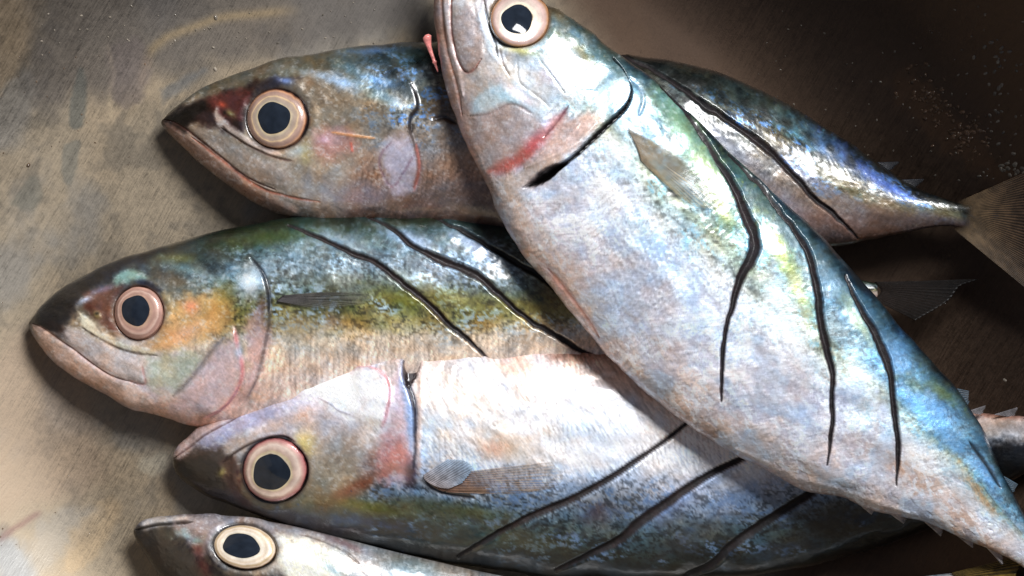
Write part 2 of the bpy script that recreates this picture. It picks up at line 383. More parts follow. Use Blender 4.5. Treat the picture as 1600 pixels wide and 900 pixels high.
        mesh('pupil', np.stack([x, y, Z], -1).reshape(-1, 3), np.vstack([grid_faces(16, na, True)[:, ::-1]]), M_PUPIL, e, None, None, s.base)
    def fin(s, name, A, B, nr=18, c0=(120, 100, 70), c1=(90, 75, 60), alpha=(.9, .6), lift=.05, z=None, ray=.35, sub=6, curl=0.0, seed=5, label=None, thick=.015, parent=None, fade=0.0):
        """fan of rays from the root line A to the edge line B (photo plane), lying over the surface (or at heights z)"""
        na = nr*sub; nb = 30; a, _ = resample(A, na); b, _ = resample(B, na); t = np.linspace(0, 1, nb)[:, None, None]
        P = a[None]*(1-t)+b[None]*t; X, Y = P[..., 0], P[..., 1]; t = t[..., 0]; k = np.linspace(0, 1, na)[None]
        ph = np.cos(k*nr*2*math.pi)
        if z is None: Z = s.hz(X, Y); Z = np.where(Z < -5, Z.max(), Z); Z = Z+lift
        else: Z = z[0]*(1-t)+z[1]*t+0*k
        if z is None:
            for _ in range(6):
                q = np.pad(Z, 1, mode='edge'); Z = (q[1:-1, 1:-1]*2+q[:-2, 1:-1]+q[2:, 1:-1]+q[1:-1, :-2]+q[1:-1, 2:])/6
        Z = Z+.005*ph*(.3+.7*t)+curl*t*t*np.sin(k*math.pi)
        x, y = unproj(X, Y, Z); V = np.stack([x, y, Z], -1).reshape(-1, 3)
        f = fbm(X/9, Y/9, 3, seed); g = (1-ray/2+ray/2*ph)*(.75+.5*f)
        c = (np.array(c0, float)*(1-t[..., None])+np.array(c1, float)*t[..., None])*g[..., None]
        al = (alpha[0]*(1-t)+alpha[1]*t)*(.8+.2*ph)*(0.8+.4*f); al = np.clip(al, 0, 1)+0*k; al = al*sm(0, fade, t) if fade else al
        n = X.size; surf = np.stack([np.full(n, .55), np.full(n, .0), np.full(n, .3)], 1)
        o = mesh(name, V, grid_faces(nb, na), M_FIN, parent or s.root, {'Col': ('FLOAT_COLOR', lin(np.clip(c, 3, 250)).reshape(-1, 3)), 'Surf': ('FLOAT_COLOR', surf), 'fish_co': ('FLOAT_VECTOR', np.stack([X/100, Y/100, Z], -1).reshape(-1, 3)), 'Alp': ('FLOAT', al.ravel())}, None, s.base, label)
        md = o.modifiers.new('thickness', 'SOLIDIFY'); md.thickness = thick
        return o

def fins_edge(s, pts, name='finlet', h=None, c0=(150, 150, 150), c1=(190, 190, 190), lift=.03, alpha=(.9, .45)):
    for (a, b, tip, z) in pts:
        s.fin(name, [a, ((a[0]+b[0])/2, (a[1]+b[1])/2), b], [tip, ((tip[0]*2+b[0])/3, (tip[1]*2+b[1])/3), ((tip[0]+2*b[0])/3, (tip[1]+2*b[1])/3)], nr=6, c0=c0, c1=c1, alpha=alpha, z=(z, z), sub=4, thick=.02)

# ---------------------------------------------------------------- 1: upper left fish, tail at the right
def fish_back():
    D = [(256, 189), (263, 177), (291, 154), (330, 132), (375, 112), (420, 98), (462, 88), (550, 75), (610, 68), (665, 64), (730, 60), (800, 58), (890, 66), (970, 84), (1040, 92), (1110, 108), (1200, 146), (1300, 205), (1370, 252), (1420, 286), (1462, 306), (1500, 319), (1530, 319), (1560, 312)]
    V = [(256, 189), (256, 197), (270, 213), (300, 243), (340, 275), (380, 304), (420, 325), (459, 340), (520, 350), (600, 354), (700, 358), (800, 372), (900, 388), (1000, 400), (1100, 404), (1200, 400), (1290, 388), (1350, 377), (1410, 364), (1450, 355), (1490, 354), (1525, 363), (1560, 384)]
    s = Skin(D, V, [(0, .3, .05, .8), (.06, .5, .1, .62), (.2, .74, .15, .52), (.5, .82, .1, .5), (.75, .95, 0, .55), (.9, 1.25, 0, .6), (.955, 1.42, 0, .5), (1, 1.6, 0, .02)])
    s.body([(0, (44, 48, 46)), (.1, (70, 76, 72)), (.2, (100, 106, 98)), (.33, (128, 124, 104)), (.43, (150, 146, 140)), (.55, (158, 146, 136)), (.75, (148, 128, 118)), (.92, (120, 98, 88)), (1, (96, 76, 66))], speck=.9, seed=100, blotch=.75, cyan=(112, 168, 236), scale=.2)
    # the flank to the right: olive line, mauve belly, electric blue back flecks
    for x, y, rx, ry, a, c, k in [(1330, 250, 90, 12, 36, (96, 140, 232), .75), (1400, 296, 46, 8, 30, (106, 150, 240), .9), (1250, 205, 40, 13, 34, (126, 206, 226), .8), (1290, 232, 32, 10, 36, (130, 180, 240), .7),
                                  (1210, 172, 50, 14, 30, (150, 160, 140), .5), (1320, 290, 70, 9, 28, (128, 116, 60), .7), (1390, 318, 40, 7, 22, (138, 112, 60), .7), (1380, 330, 60, 10, 16, (158, 124, 96), .5), (1480, 332, 46, 8, 10, (136, 124, 60), .6),
                                  (1140, 150, 60, 18, 24, (96, 124, 120), .45), (1230, 320, 46, 18, 40, (168, 160, 172), .6), (1180, 290, 40, 12, 45, (170, 130, 96), .5), (1110, 205, 46, 12, 40, (98, 106, 134), .7), (1160, 245, 44, 12, 44, (118, 122, 140), .6),
                                  (1300, 345, 60, 14, 10, (150, 128, 126), .5), (1420, 345, 60, 9, 4, (118, 98, 92), .5), (1240, 260, 80, 10, 34, (142, 150, 190), .5)]:
        s.blob(x, y, rx, ry, a, c, k, nz=.5, ns=7, seed=int(x))
    for k, x in enumerate(range(1060, 1340, 34)):
        yy = np.interp(x, [1060, 1200, 1340], [104, 158, 238]); s.blob(x, yy+17, 17, 8, 30+k*9 % 40, (40, 44, 40), .75, nz=.6, ns=9, seed=k)
    # ---- head
    m = 1-sm(.235, .27, s.U); i = np.nonzero(m > 0)[0]; q = s.Q[i]
    hc = np.stack([np.interp(q, [0, .10, .18, .3, .5, .7, .85, 1], v) for v in ([104, 112, 126, 140, 160, 176, 180, 150], [98, 108, 116, 126, 144, 164, 164, 128], [82, 92, 100, 104, 122, 150, 150, 112])], 1)
    s.col[i] = s.col[i]*(1-m[i, None])+hc*m[i, None]
    s.headtex(7, 1.0, .26)
    s.area([(256, 188), (275, 172), (320, 160), (360, 142), (400, 128), (392, 150), (380, 185), (372, 205), (330, 200), (300, 192), (285, 205), (268, 202)], (56, 30, 28), .88, 7, 8, 14, 3)
    s.area([(318, 158), (350, 146), (392, 140), (384, 170), (378, 190), (352, 182)], (120, 62, 54), .8, 6, 6, 12, 9)
    s.area([(262, 182), (282, 165), (312, 158), (320, 168), (300, 190), (285, 205)], (24, 16, 18), .9, 5, 5, 9, 4)
    s.blob(268, 186, 18, 9, -20, (14, 10, 12), .9, nz=.2); s.blob(348, 164, 8, 5, 20, (206, 92, 44), .8); s.blob(361, 178, 9, 5, 25, (176, 164, 104), .9, disp=.03); s.blob(351, 176, 3, 3, 0, (40, 26, 20), .7)
    s.area([(338, 166), (348, 184), (372, 205), (405, 226), (436, 238), (430, 244), (390, 228), (352, 204), (334, 184)], (214, 196, 184), .9, 3, 3, 9, 5, disp=.03, met=.5)
    s.area([(275, 176), (300, 156), (340, 136), (385, 116), (430, 102), (470, 96), (430, 112), (380, 128), (330, 146), (295, 164)], (134, 122, 108), .7, 5, 4)
    s.blob(300, 156, 16, 4, -30, (196, 176, 148), .7)
    s.area([(405, 130), (430, 122), (470, 122), (450, 134), (415, 142), (396, 150)], (52, 48, 62), .85, 5, 4)
    s.blob(447, 128, 14, 5, 10, (150, 170, 220), .8, met=.6)
    # blue white band over the head
    for x, y, rx, ry, a, c, k in [(500, 118, 42, 8, 8, (166, 176, 184), .85), (540, 130, 30, 9, 15, (176, 204, 236), .9), (556, 112, 30, 10, 20, (110, 140, 150), .7), (590, 100, 40, 12, 5, (70, 92, 104), .8), (600, 128, 30, 9, 20, (150, 190, 230), .8),
                                  (575, 142, 26, 8, 30, (118, 134, 128), .6), (622, 160, 16, 13, 20, (236, 242, 246), .95), (600, 150, 20, 10, 30, (150, 184, 200), .7), (585, 80, 44, 6, -4, (90, 140, 196), .6), (640, 140, 30, 24, 0, (76, 88, 96), .7), (655, 90, 30, 20, 0, (62, 92, 90), .6),  # the near-white spot is a painted highlight on the gill cover
                                  (590, 186, 10, 8, 0, (150, 172, 190), .7)]:
        s.blob(x, y, rx, ry, a, c, k, nz=.55, ns=8, seed=int(x+y), met=.5, rough=.25)
    s.area([(455, 128), (500, 130), (535, 146), (560, 165), (600, 175), (600, 215), (550, 240), (500, 250), (470, 220), (482, 175)], (150, 134, 114), .6, 14, 10)
    s.area([(492, 206), (530, 200), (552, 214), (552, 238), (510, 250), (490, 236)], (196, 150, 146), .65, 10, 6); s.blob(507, 218, 12, 9, 0, (206, 176, 200), .6)
    s.ridge([(516, 206), (545, 211), (585, 216)], 2.0, .02, (226, 164, 100), .8); s.ridge([(548, 222), (551, 238)], 2, .01, (226, 112, 84), .7)
    s.blob(478, 240, 10, 18, 0, (190, 170, 96), .5); s.blob(465, 236, 16, 8, -20, (176, 190, 196), .7)
    s.area([(592, 238), (610, 216), (645, 216), (652, 245), (650, 290), (620, 305), (604, 280)], (192, 186, 202), .8, 8, 5, met=.5)
    s.groove([(612, 222), (596, 240), (594, 262), (612, 292), (630, 270), (648, 240)], 2, .015, (140, 110, 122), .6)
    s.blob(508, 300, 34, 15, 15, (150, 164, 180), .6); s.blob(560, 310, 50, 20, 0, (176, 160, 174), .5); s.blob(440, 290, 40, 22, 30, (190, 182, 172), .5)
    # jaw, maxilla, lips
    s.groove([(257, 187), (272, 191), (300, 208), (335, 238), (370, 266), (400, 284), (430, 296)], 2.2, .035, (104, 48, 38), .7, wend=1.0)
    s.area([(258, 192), (275, 198), (310, 226), (350, 256), (400, 292), (440, 312), (462, 330), (440, 334), (400, 318), (340, 278), (290, 238), (264, 210)], (178, 146, 128), .9, 5, 3, disp=.035, met=.25, rough=.3)
    s.groove([(300, 214), (350, 254), (405, 292), (450, 306), (500, 316)], 2.0, .02, (190, 108, 80), .7)
    s.area([(300, 196), (340, 210), (380, 234), (430, 258), (452, 278), (440, 292), (400, 282), (350, 250), (310, 214)], (176, 160, 148), .7, 7, 4, disp=.045)
    s.groove([(345, 200), (390, 228), (432, 246), (460, 252)], 2, .03, (86, 60, 52), .7)
    s.plate([(645, 120), (655, 165), (640, 195), (650, 230), (652, 262), (646, 300), (620, 330)], -.025, 18, side=-1); s.plate([(640, 118), (650, 150), (652, 168), (640, 186), (642, 210), (652, 240), (654, 272), (640, 306)], .03, 46, (60, 50, 48), .6, side=1)
    s.groove([(642, 130), (650, 150), (652, 168), (642, 186), (644, 208)], 2.2, .015, (40, 34, 36), .6)
    s.groove([(650, 225), (655, 262), (646, 300)], 3.0, .02, (200, 120, 104), .7)
    s.blob(700, 190, 30, 26, 0, (126, 104, 84), .6); s.groove([(678, 186), (695, 183), (712, 192)], 4, .05, (44, 26, 26), .9)
    s.blob(690, 165, 26, 16, 0, (120, 88, 52), .5)
    s.socket(433, 186, 48, 47, ring=(46, 34, 34))
    s.region(1, 'gill_cover', [(500, 130), (600, 130), (648, 150), (642, 190), (652, 240), (640, 310), (560, 338), (500, 320), (486, 240)])
    s.region(2, 'lower_jaw', [(250, 192), (272, 194), (310, 224), (350, 256), (405, 292), (450, 310), (465, 345), (400, 340), (330, 290), (250, 210)])
    s.cut([(969, 84), (1027, 112), (1071, 143), (1116, 175), (1173, 213), (1209, 242), (1236, 272), (1271, 309), (1307, 340), (1340, 372)], [5, 6, 7, 10, 11, 13, 9, 10, 8, 1], rid=3, depth=.14)
    base = (-3.0, 2.0, 0)
    r = empty('mackerel', base, 'brownish fish at the top left with its tail fin reaching the right edge', 'fish', 'raw mackerel in the bowl')
    s.finish(r, base)
    s.eye(433, 186, 47, 46, 428, 184, 24.5, 24, bulge=.14, seed=2, pal=[(0, (120, 95, 55)), (.05, (214, 190, 130)), (.12, (196, 180, 130)), (.25, (166, 148, 120)), (.42, (176, 150, 118)), (.5, (236, 200, 128)), (.57, (176, 140, 112)), (.75, (156, 118, 98)), (.88, (206, 140, 84)), (.96, (130, 74, 48)), (1, (40, 28, 26))])
    # tail fin
    s.fin('tail_fin', [(1494, 317), (1506, 328), (1508, 338), (1506, 350), (1490, 357)], [(1680, 235), (1655, 300), (1640, 350), (1655, 420), (1700, 530)], nr=44, c0=(150, 124, 90), c1=(66, 44, 30), alpha=(1, .97), z=(1.74, 2.4), ray=.45, fade=.16)
    fins_edge(s, [((x-16, y-6), (x+4, y+6), (x+20, y-6), z) for x, y, z in [(1385, 260, 1.12), (1424, 287, 1.22)]], c0=(40, 44, 56), c1=(30, 32, 40), alpha=(.9, .6))

# ---------------------------------------------------------------- 2: middle left fish
def fish_middle():
    D = [(50, 506), (52, 494), (72, 471), (104, 444), (160, 416), (224, 394), (280, 377), (340, 362), (400, 351), (440, 343), (500, 339), (560, 337), (640, 335), (700, 335), (780, 341), (880, 352), (1000, 372), (1120, 394), (1230, 414), (1320, 432), (1370, 443)]
    V = [(50, 506), (52, 520), (80, 560), (140, 602), (200, 634), (256, 651), (308, 666), (380, 682), (460, 690), (560, 694), (700, 690), (850, 670), (1000, 630), (1120, 580), (1230, 525), (1320, 482), (1370, 466)]
    s = Skin(D, V, [(0, .28, .05, .75), (.08, .48, .1, .6), (.25, .64, .35, .48), (.5, .66, .45, .46), (.8, .6, .2, .5), (1, .6, 0, .5)])
    s.body([(0, (30, 44, 36)), (.04, (44, 66, 54)), (.10, (86, 108, 104)), (.2, (130, 148, 160)), (.30, (120, 134, 124)), (.36, (128, 126, 66)), (.42, (150, 138, 78)), (.50, (206, 190, 168)), (.62, (220, 200, 184)), (.8, (224, 196, 184)), (1, (190, 156, 142))], speck=.85, seed=200, blotch=0.15, cyan=(186, 212, 236), warpq=.02)
    for x, y, rx, ry, a, c, k in [(470, 398, 46, 26, 15, (128, 146, 150), .7), (520, 372, 60, 16, 18, (166, 190, 214), .7), (640, 372, 60, 14, 20, (176, 196, 226), .75), (600, 410, 70, 16, 30, (130, 138, 140), .5), (740, 382, 50, 14, 30, (170, 186, 220), .7), (690, 430, 60, 14, 25, (116, 128, 146), .5),
                                  (420, 372, 60, 12, -6, (84, 100, 44), .7), (450, 350, 60, 8, -4, (44, 62, 40), .8), (620, 466, 40, 12, 20, (142, 136, 26), .75), (520, 440, 60, 16, 5, (120, 122, 104), .6), (720, 470, 60, 12, 15, (140, 132, 50), .7), (840, 478, 50, 10, 10, (150, 134, 40), .7), (470, 510, 30, 40, 80, (150, 150, 138), .6),
                                  (780, 440, 40, 16, 30, (96, 108, 112), .5), (860, 440, 50, 26, 20, (80, 80, 40), .6), (520, 500, 16, 14, 0, (120, 100, 86), .5), (395, 445, 12, 20, 0, (200, 210, 220), .6)]:  # last pale spot is part of the painted gill highlight
        s.blob(x, y, rx, ry, a, c, k, nz=.5, ns=8, seed=int(x+1))
    i = np.nonzero(s.up)[0]; f = fbm(s.X[i]/5, s.Y[i]/60, 3, 222)-.5; s.col[i] *= (1+.3*f*sm(.42, .55, s.Q[i]))[:, None]
    m = 1-sm(.20, .24, s.U); i = np.nonzero(m > 0)[0]; q = s.Q[i]
    hc = np.stack([np.interp(q, [0, .08, .18, .3, .45, .6, .8, 1], v) for v in ([60, 74, 88, 134, 184, 212, 220, 210], [64, 80, 92, 128, 164, 202, 202, 180], [60, 80, 92, 112, 138, 198, 200, 172])], 1)
    s.col[i] = s.col[i]*(1-m[i, None])+hc*m[i, None]
    s.headtex(17, .9, .22)
    s.area([(50, 506), (54, 490), (80, 464), (110, 440), (160, 414), (220, 394), (250, 390), (200, 418), (160, 440), (130, 456), (120, 476), (108, 500), (92, 522), (60, 512)], (26, 26, 40), .95, 9, 6, 16, 5)
    s.blob(76, 482, 40, 20, -38, (10, 10, 22), .9, nz=.2); s.blob(110, 452, 40, 12, -32, (22, 22, 38), .8); s.blob(80, 490, 26, 16, -35, (14, 16, 34), .85); s.blob(92, 512, 18, 8, 40, (60, 36, 34), .8)
    s.area([(130, 462), (160, 450), (196, 446), (180, 470), (176, 500), (186, 522), (160, 506), (136, 490)], (126, 84, 70), .85, 6, 5)
    s.blob(132, 470, 13, 5, -28, (206, 220, 246), .95, disp=.03, met=.7); s.blob(160, 452, 18, 5, -15, (150, 150, 190), .6)
    s.blob(140, 480, 8, 6, 30, (110, 50, 30), .7); s.blob(152, 492, 7, 5, 40, (170, 160, 100), .8, disp=.03); s.blob(152, 490, 2.5, 2, 0, (30, 26, 20), .8)
    s.area([(122, 486), (134, 496), (158, 518), (196, 536), (240, 548), (236, 554), (196, 548), (156, 532), (130, 512)], (226, 218, 196), .92, 3, 4, 6, 6, disp=.03, met=.5)
    s.groove([(128, 512), (160, 532), (200, 550), (245, 556)], 2, .02, (90, 76, 66), .6)
    s.area([(176, 432), (200, 424), (232, 432), (226, 440), (196, 444), (180, 446)], (160, 190, 176), .8, 4, 4); s.area([(206, 440), (226, 438), (250, 452), (240, 456)], (40, 40, 60), .7, 4, 2)
    s.blob(280, 404, 30, 8, 2, (132, 138, 86), .8); s.blob(330, 398, 34, 12, 5, (54, 64, 66), .6)
    for x, y, rx, ry, a, c, k in [(290, 420, 40, 9, 10, (140, 168, 172), .8), (335, 438, 36, 8, -10, (150, 176, 180), .6), (330, 418, 26, 10, 30, (60, 74, 80), .7), (372, 420, 20, 12, 0, (130, 160, 176), .7), (392, 440, 17, 18, 60, (246, 250, 252), .97), (405, 425, 16, 16, 0, (190, 214, 230), .7), (268, 440, 24, 10, 10, (150, 130, 100), .6)]:  # whitest spot is a highlight painted beside the gill edge
        s.blob(x, y, rx, ry, a, c, k, nz=.5, ns=8, seed=int(x+y), met=.5, rough=.22)
    s.area([(262, 470), (300, 462), (340, 460), (358, 478), (350, 510), (310, 530), (270, 548), (240, 540), (258, 510)], (224, 180, 112), .85, 12, 8); s.blob(298, 478, 12, 10, 0, (236, 160, 120), .8); s.blob(290, 520, 34, 13, -25, (240, 190, 150), .8, met=.5); s.blob(350, 462, 16, 22, 20, (176, 152, 60), .6)
    s.area([(228, 560), (290, 548), (320, 560), (296, 600), (270, 612), (230, 596)], (194, 196, 172), .8, 10, 8)
    s.area([(368, 530), (380, 560), (374, 600), (350, 630), (310, 645), (276, 630), (300, 590), (340, 540)], (214, 196, 204), .8, 8, 5); s.groove([(270, 620), (300, 590), (330, 550), (352, 526)], 4, .03, (140, 130, 128), .6)
    s.plate([(364, 500), (372, 540), (380, 575), (374, 602), (352, 634), (310, 658)], .05, 40, (206, 112, 118), .6, side=1, w=2.6)
    s.area([(384, 500), (405, 480), (418, 500), (420, 540), (400, 600), (360, 644), (350, 640), (380, 600), (388, 560)], (212, 176, 174), .7, 8, 5)
    s.plate([(392, 408), (412, 432), (420, 462), (421, 500), (414, 540), (402, 590), (380, 632)], .05, 40, (70, 66, 70), .55, side=1)
    s.groove([(392, 402), (412, 428), (420, 460), (420, 490)], 2.6, .04, (44, 50, 58), .85)
    s.blob(412, 478, 8, 14, 0, (110, 78, 66), .7); s.blob(375, 548, 6, 12, 0, (150, 180, 200), .7)
    s.groove([(52, 506), (66, 512), (100, 536), (140, 566), (170, 586), (215, 602)], 2.2, .035, (110, 70, 58), .6, wend=1.0)
    s.area([(52, 510), (70, 516), (120, 556), (170, 588), (220, 608), (240, 632), (200, 630), (140, 598), (84, 560), (56, 524)], (222, 192, 174), .9, 5, 3, disp=.04, met=.2)
    s.area([(106, 512), (140, 526), (190, 556), (222, 572), (222, 598), (180, 586), (130, 550), (104, 526)], (208, 196, 192), .8, 6, 4, disp=.045)
    s.groove([(222, 572), (226, 600), (200, 596)], 2, .02, (200, 140, 130), .6)
    s.socket(217, 489, 39, 42, ring=(84, 56, 44), ra=.8)
    s.region(1, 'gill_cover', [(262, 452), (340, 430), (395, 410), (420, 460), (418, 530), (390, 610), (330, 655), (270, 640), (240, 600), (250, 550)])
    s.region(2, 'lower_jaw', [(46, 509), (70, 514), (120, 552), (172, 588), (222, 604), (244, 642), (190, 640), (120, 605), (40, 530)])
    s.cut([(452, 352), (490, 368), (540, 390), (587, 409), (627, 440), (671, 476), (702, 507), (729, 529), (748, 546), (760, 560)], [3, 7, 8, 10, 11, 10, 9, 11, 8, 3], rid=3, c=(64, 42, 40))
    s.cut([(575, 339), (618, 360), (649, 387), (693, 407), (738, 427), (773, 453), (809, 487), (853, 516), (898, 542), (940, 566)], [3, 8, 10, 13, 13, 10, 10, 9, 8, 4], rid=4, c=(60, 40, 40))
    s.cut([(672, 337), (729, 364), (773, 391), (809, 411), (844, 433), (880, 460), (930, 500)], [3, 6, 8, 9, 8, 6, 2], rid=5, c=(40, 28, 28))
    base = (-5.0, -.4, 0)
    r = empty('mackerel', base, 'green backed fish with the leftmost snout and a bronze cheek', 'fish', 'raw mackerel in the bowl')
    s.finish(r, base)
    s.eye(217, 489, 38, 41, 212, 485, 21, 23, bulge=.13, seed=4, pal=[(0, (90, 60, 45)), (.06, (190, 150, 110)), (.2, (186, 140, 108)), (.34, (176, 128, 104)), (.45, (204, 156, 126)), (.56, (214, 176, 146)), (.66, (170, 120, 98)), (.82, (186, 132, 108)), (.92, (220, 160, 128)), (.97, (120, 70, 54)), (1, (60, 36, 30))])
    s.fin('pectoral_fin', [(432, 471), (436, 467), (444, 462)], [(500, 484), (570, 474), (580, 463), (560, 457), (500, 456)], nr=12, c0=(54, 50, 52), c1=(96, 94, 80), alpha=(.95, .15), lift=.025)
    s.fin('tail_fin', [(1366, 441), (1376, 455), (1366, 468)], [(1528, 436), (1500, 446), (1480, 470), (1430, 500)], nr=16, c0=(40, 30, 26), c1=(24, 20, 18), alpha=(1, .6), z=(.75, 1.35), ray=.5)

# ---------------------------------------------------------------- 3: lower fish, belly up
def fish_lower():
    V = [(271, 714), (276, 700), (292, 684), (340, 650), (400, 613), (440, 594), (480, 578), (530, 563), (575, 551), (620, 545), (680, 541), (760, 540), (850, 540), (940, 547), (1050, 560), (1180, 583), (1300, 608), (1400, 628), (1480, 640), (1540, 646), (1620, 654), (1680, 664)]
    D = [(271, 714), (277, 738), (296, 757), (332, 777), (380, 795), (440, 815), (500, 832), (560, 848), (640, 867), (760, 888), (860, 900), (960, 906), (1060, 906), (1160, 899), (1260, 884), (1350, 862), (1430, 835), (1500, 800), (1560, 764), (1620, 730), (1680, 706)]
    s = Skin(D, V, [(0, .34, -.05, .75), (.08, .56, -.2, .62), (.25, .84, -.5, .47), (.5, .84, -.5, .44), (.75, .76, -.35, .46), (.87, 1.1, -.1, .5), (.92, 1.75, 0, .5), (1, 2.35, 0, .5)])
    s.body([(0, (22, 28, 24)), (.08, (34, 42, 38)), (.16, (60, 74, 72)), (.26, (92, 110, 112)), (.36, (128, 144, 160)), (.46, (190, 200, 218)), (.56, (226, 227, 232)), (.75, (226, 222, 222)), (.94, (216, 202, 198)), (1, (176, 140, 128))], speck=.9, seed=300, blotch=.5, cyan=(132, 160, 196), warpq=.045, spot=(34, 38, 40))
    for x, y, rx, ry, a, c, k in [(700, 600, 60, 40, 0, (226, 214, 204), .6), (740, 610, 60, 22, 60, (232, 222, 216), .7), (860, 640, 90, 30, -20, (236, 230, 228), .6), (950, 700, 80, 26, -20, (232, 234, 240), .7), (800, 700, 50, 24, 30, (206, 186, 164), .7), (768, 700, 18, 12, 0, (220, 170, 140), .8),
                                  (900, 770, 60, 14, -28, (128, 150, 176), .6), (960, 800, 50, 16, -28, (104, 112, 124), .5), (930, 800, 22, 12, -20, (86, 70, 74), .7), (1050, 790, 60, 18, -30, (130, 150, 190), .6), (1150, 780, 60, 18, -28, (136, 160, 196), .6), (1180, 740, 50, 16, -20, (222, 226, 234), .7), (1080, 840, 60, 20, -20, (90, 96, 104), .6),
                                  (780, 840, 50, 16, 0, (96, 112, 96), .6), (840, 850, 50, 14, 10, (110, 112, 84), .5), (700, 800, 60, 16, 5, (74, 86, 72), .7), (740, 800, 60, 9, 5, (110, 108, 50), .5), (1220, 860, 50, 18, -15, (84, 96, 114), .6), (700, 830, 50, 20, 10, (54, 82, 82), .5), (1300, 820, 60, 30, -20, (50, 48, 48), .7), (1400, 790, 60, 30, -20, (50, 48, 48), .5)]:
        s.blob(x, y, rx, ry, a, c, k, nz=.5, ns=8, seed=int(x+2))
    s.area([(1500, 694), (1560, 688), (1640, 690), (1700, 690), (1700, 730), (1600, 760), (1500, 800)], (34, 34, 38), .9, 8, 8); s.blob(1580, 668, 70, 12, 4, (150, 140, 136), .6)  # dark back of the tail stem, deepened with painted-in shadow
    # shallow curved skin folds of the belly
    for p in [[(810, 645), (850, 612), (900, 590), (960, 580)], [(820, 660), (870, 625), (930, 606)], [(690, 560), (676, 600), (690, 650), (680, 690)], [(708, 570), (700, 620), (716, 660), (740, 690)], [(770, 670), (800, 690), (830, 720), (860, 730)]]:
        s.ridge(p, 7, .014); s.groove([(a+5, b+9) for a, b in p], 6, .01)
    for k in range(40):
        x0 = 655+vn(np.array(k*1.7), np.array(3.1), 5)*120; y0 = 560+k*4; s.ridge([(x0, y0), (x0+9, y0+10), (x0+8, y0+24)], 2.2, .005, (226, 214, 196), .3)
    m = 1-sm(.225, .25, s.U); i = np.nonzero(m > 0)[0]; q = s.Q[i]
    hc = np.stack([np.interp(q, [0, .08, .2, .35, .5, .65, .85, 1], v) for v in ([34, 50, 100, 150, 176, 206, 214, 190], [34, 52, 96, 138, 164, 198, 204, 160], [38, 56, 78, 118, 150, 200, 212, 156])], 1)
    s.col[i] = s.col[i]*(1-m[i, None])+hc*m[i, None]
    s.headtex(27, .9, .24)
    s.area([(272, 716), (300, 700), (330, 692), (352, 706), (366, 722), (372, 760), (392, 786), (420, 806), (340, 782), (296, 758), (276, 738)], (70, 54, 50), .88, 8, 8)
    s.area([(274, 722), (300, 712), (330, 720), (352, 740), (350, 764), (380, 792), (330, 776), (292, 756)], (36, 24, 28), .88, 7, 6, 10)
    s.area([(346, 724), (372, 716), (376, 770), (400, 796), (360, 774)], (96, 60, 56), .8, 6, 5)
    s.blob(288, 732, 26, 12, 35, (22, 16, 20), .85, nz=.3); s.blob(347, 738, 7, 9, 20, (190, 178, 110), .9, disp=.035); s.blob(343, 733, 3, 4, 20, (60, 40, 30), .7)
    s.area([(300, 694), (345, 664), (400, 640), (440, 634), (432, 652), (400, 664), (360, 684), (330, 702)], (176, 172, 196), .8, 6, 4, disp=.04)
    s.area([(272, 712), (292, 686), (340, 652), (400, 616), (410, 622), (350, 662), (306, 694), (284, 716)], (202, 180, 176), .9, 4, 3, disp=.03)
    s.groove([(273, 716), (300, 696), (350, 664), (400, 636), (434, 628)], 2.0, .03, (100, 74, 74), .6, wend=1)
    s.groove([(350, 722), (366, 708), (400, 690), (436, 682), (460, 690)], 2.2, .04, (60, 40, 36), .8)
    s.area([(360, 706), (400, 684), (440, 672), (420, 668), (380, 680), (350, 698)], (186, 160, 140), .5, 6, 4)
    s.area([(482, 588), (540, 576), (588, 578), (608, 598), (608, 630), (596, 660), (550, 656), (510, 636), (470, 610)], (246, 246, 250), .9, 12, 6, met=.45, rough=.3, disp=.05)  # wet white highlight painted onto the gill cover
    s.ridge([(498, 622), (520, 634), (530, 642), (548, 648)], 1.5, .012, (150, 140, 150), .5); s.blob(470, 650, 26, 9, -20, (226, 186, 160), .7)
    s.blob(480, 690, 18, 14, 60, (206, 176, 96), .8, disp=.03); s.blob(474, 694, 6, 16, -35, (226, 206, 130), .8)
    s.blob(540, 700, 50, 30, 0, (166, 152, 140), .6); s.blob(520, 740, 30, 34, 0, (176, 166, 146), .6); s.blob(560, 760, 50, 10, -30, (140, 84, 54), .75); s.blob(580, 720, 12, 34, 20, (150, 100, 74), .6)
    s.blob(570, 790, 60, 8, 6, (136, 124, 44), .8); s.blob(600, 800, 40, 8, 6, (110, 112, 40), .7); s.blob(540, 812, 60, 9, 6, (70, 96, 130), .8, nz=.7); s.blob(600, 820, 50, 8, 12, (56, 70, 100), .7, nz=.7); s.blob(470, 806, 40, 6, 14, (60, 60, 76), .7)
    s.plate([(545, 574), (580, 576), (604, 592), (610, 618), (604, 650), (594, 676)], .05, 44, (190, 112, 122), .6, side=1, w=2.4)
    s.area([(612, 590), (632, 580), (644, 620), (648, 680), (640, 740), (624, 760), (602, 740), (600, 680), (612, 640)], (206, 186, 198), .8, 8, 5); s.area([(600, 690), (634, 690), (640, 730), (600, 750), (590, 720)], (196, 130, 116), .75, 12, 8)
    s.area([(628, 562), (640, 600), (650, 640), (648, 690), (640, 700), (634, 640), (626, 600)], (150, 176, 214), .8, 4, 3, met=.5)
    s.plate([(632, 548), (634, 590), (644, 620), (650, 650), (650, 700), (644, 750)], .075, 46, (36, 36, 50), .85, side=1, w=2.4)
    s.groove([(633, 590), (643, 618), (649, 645), (649, 690)], 3, .07, (34, 40, 62), .9)
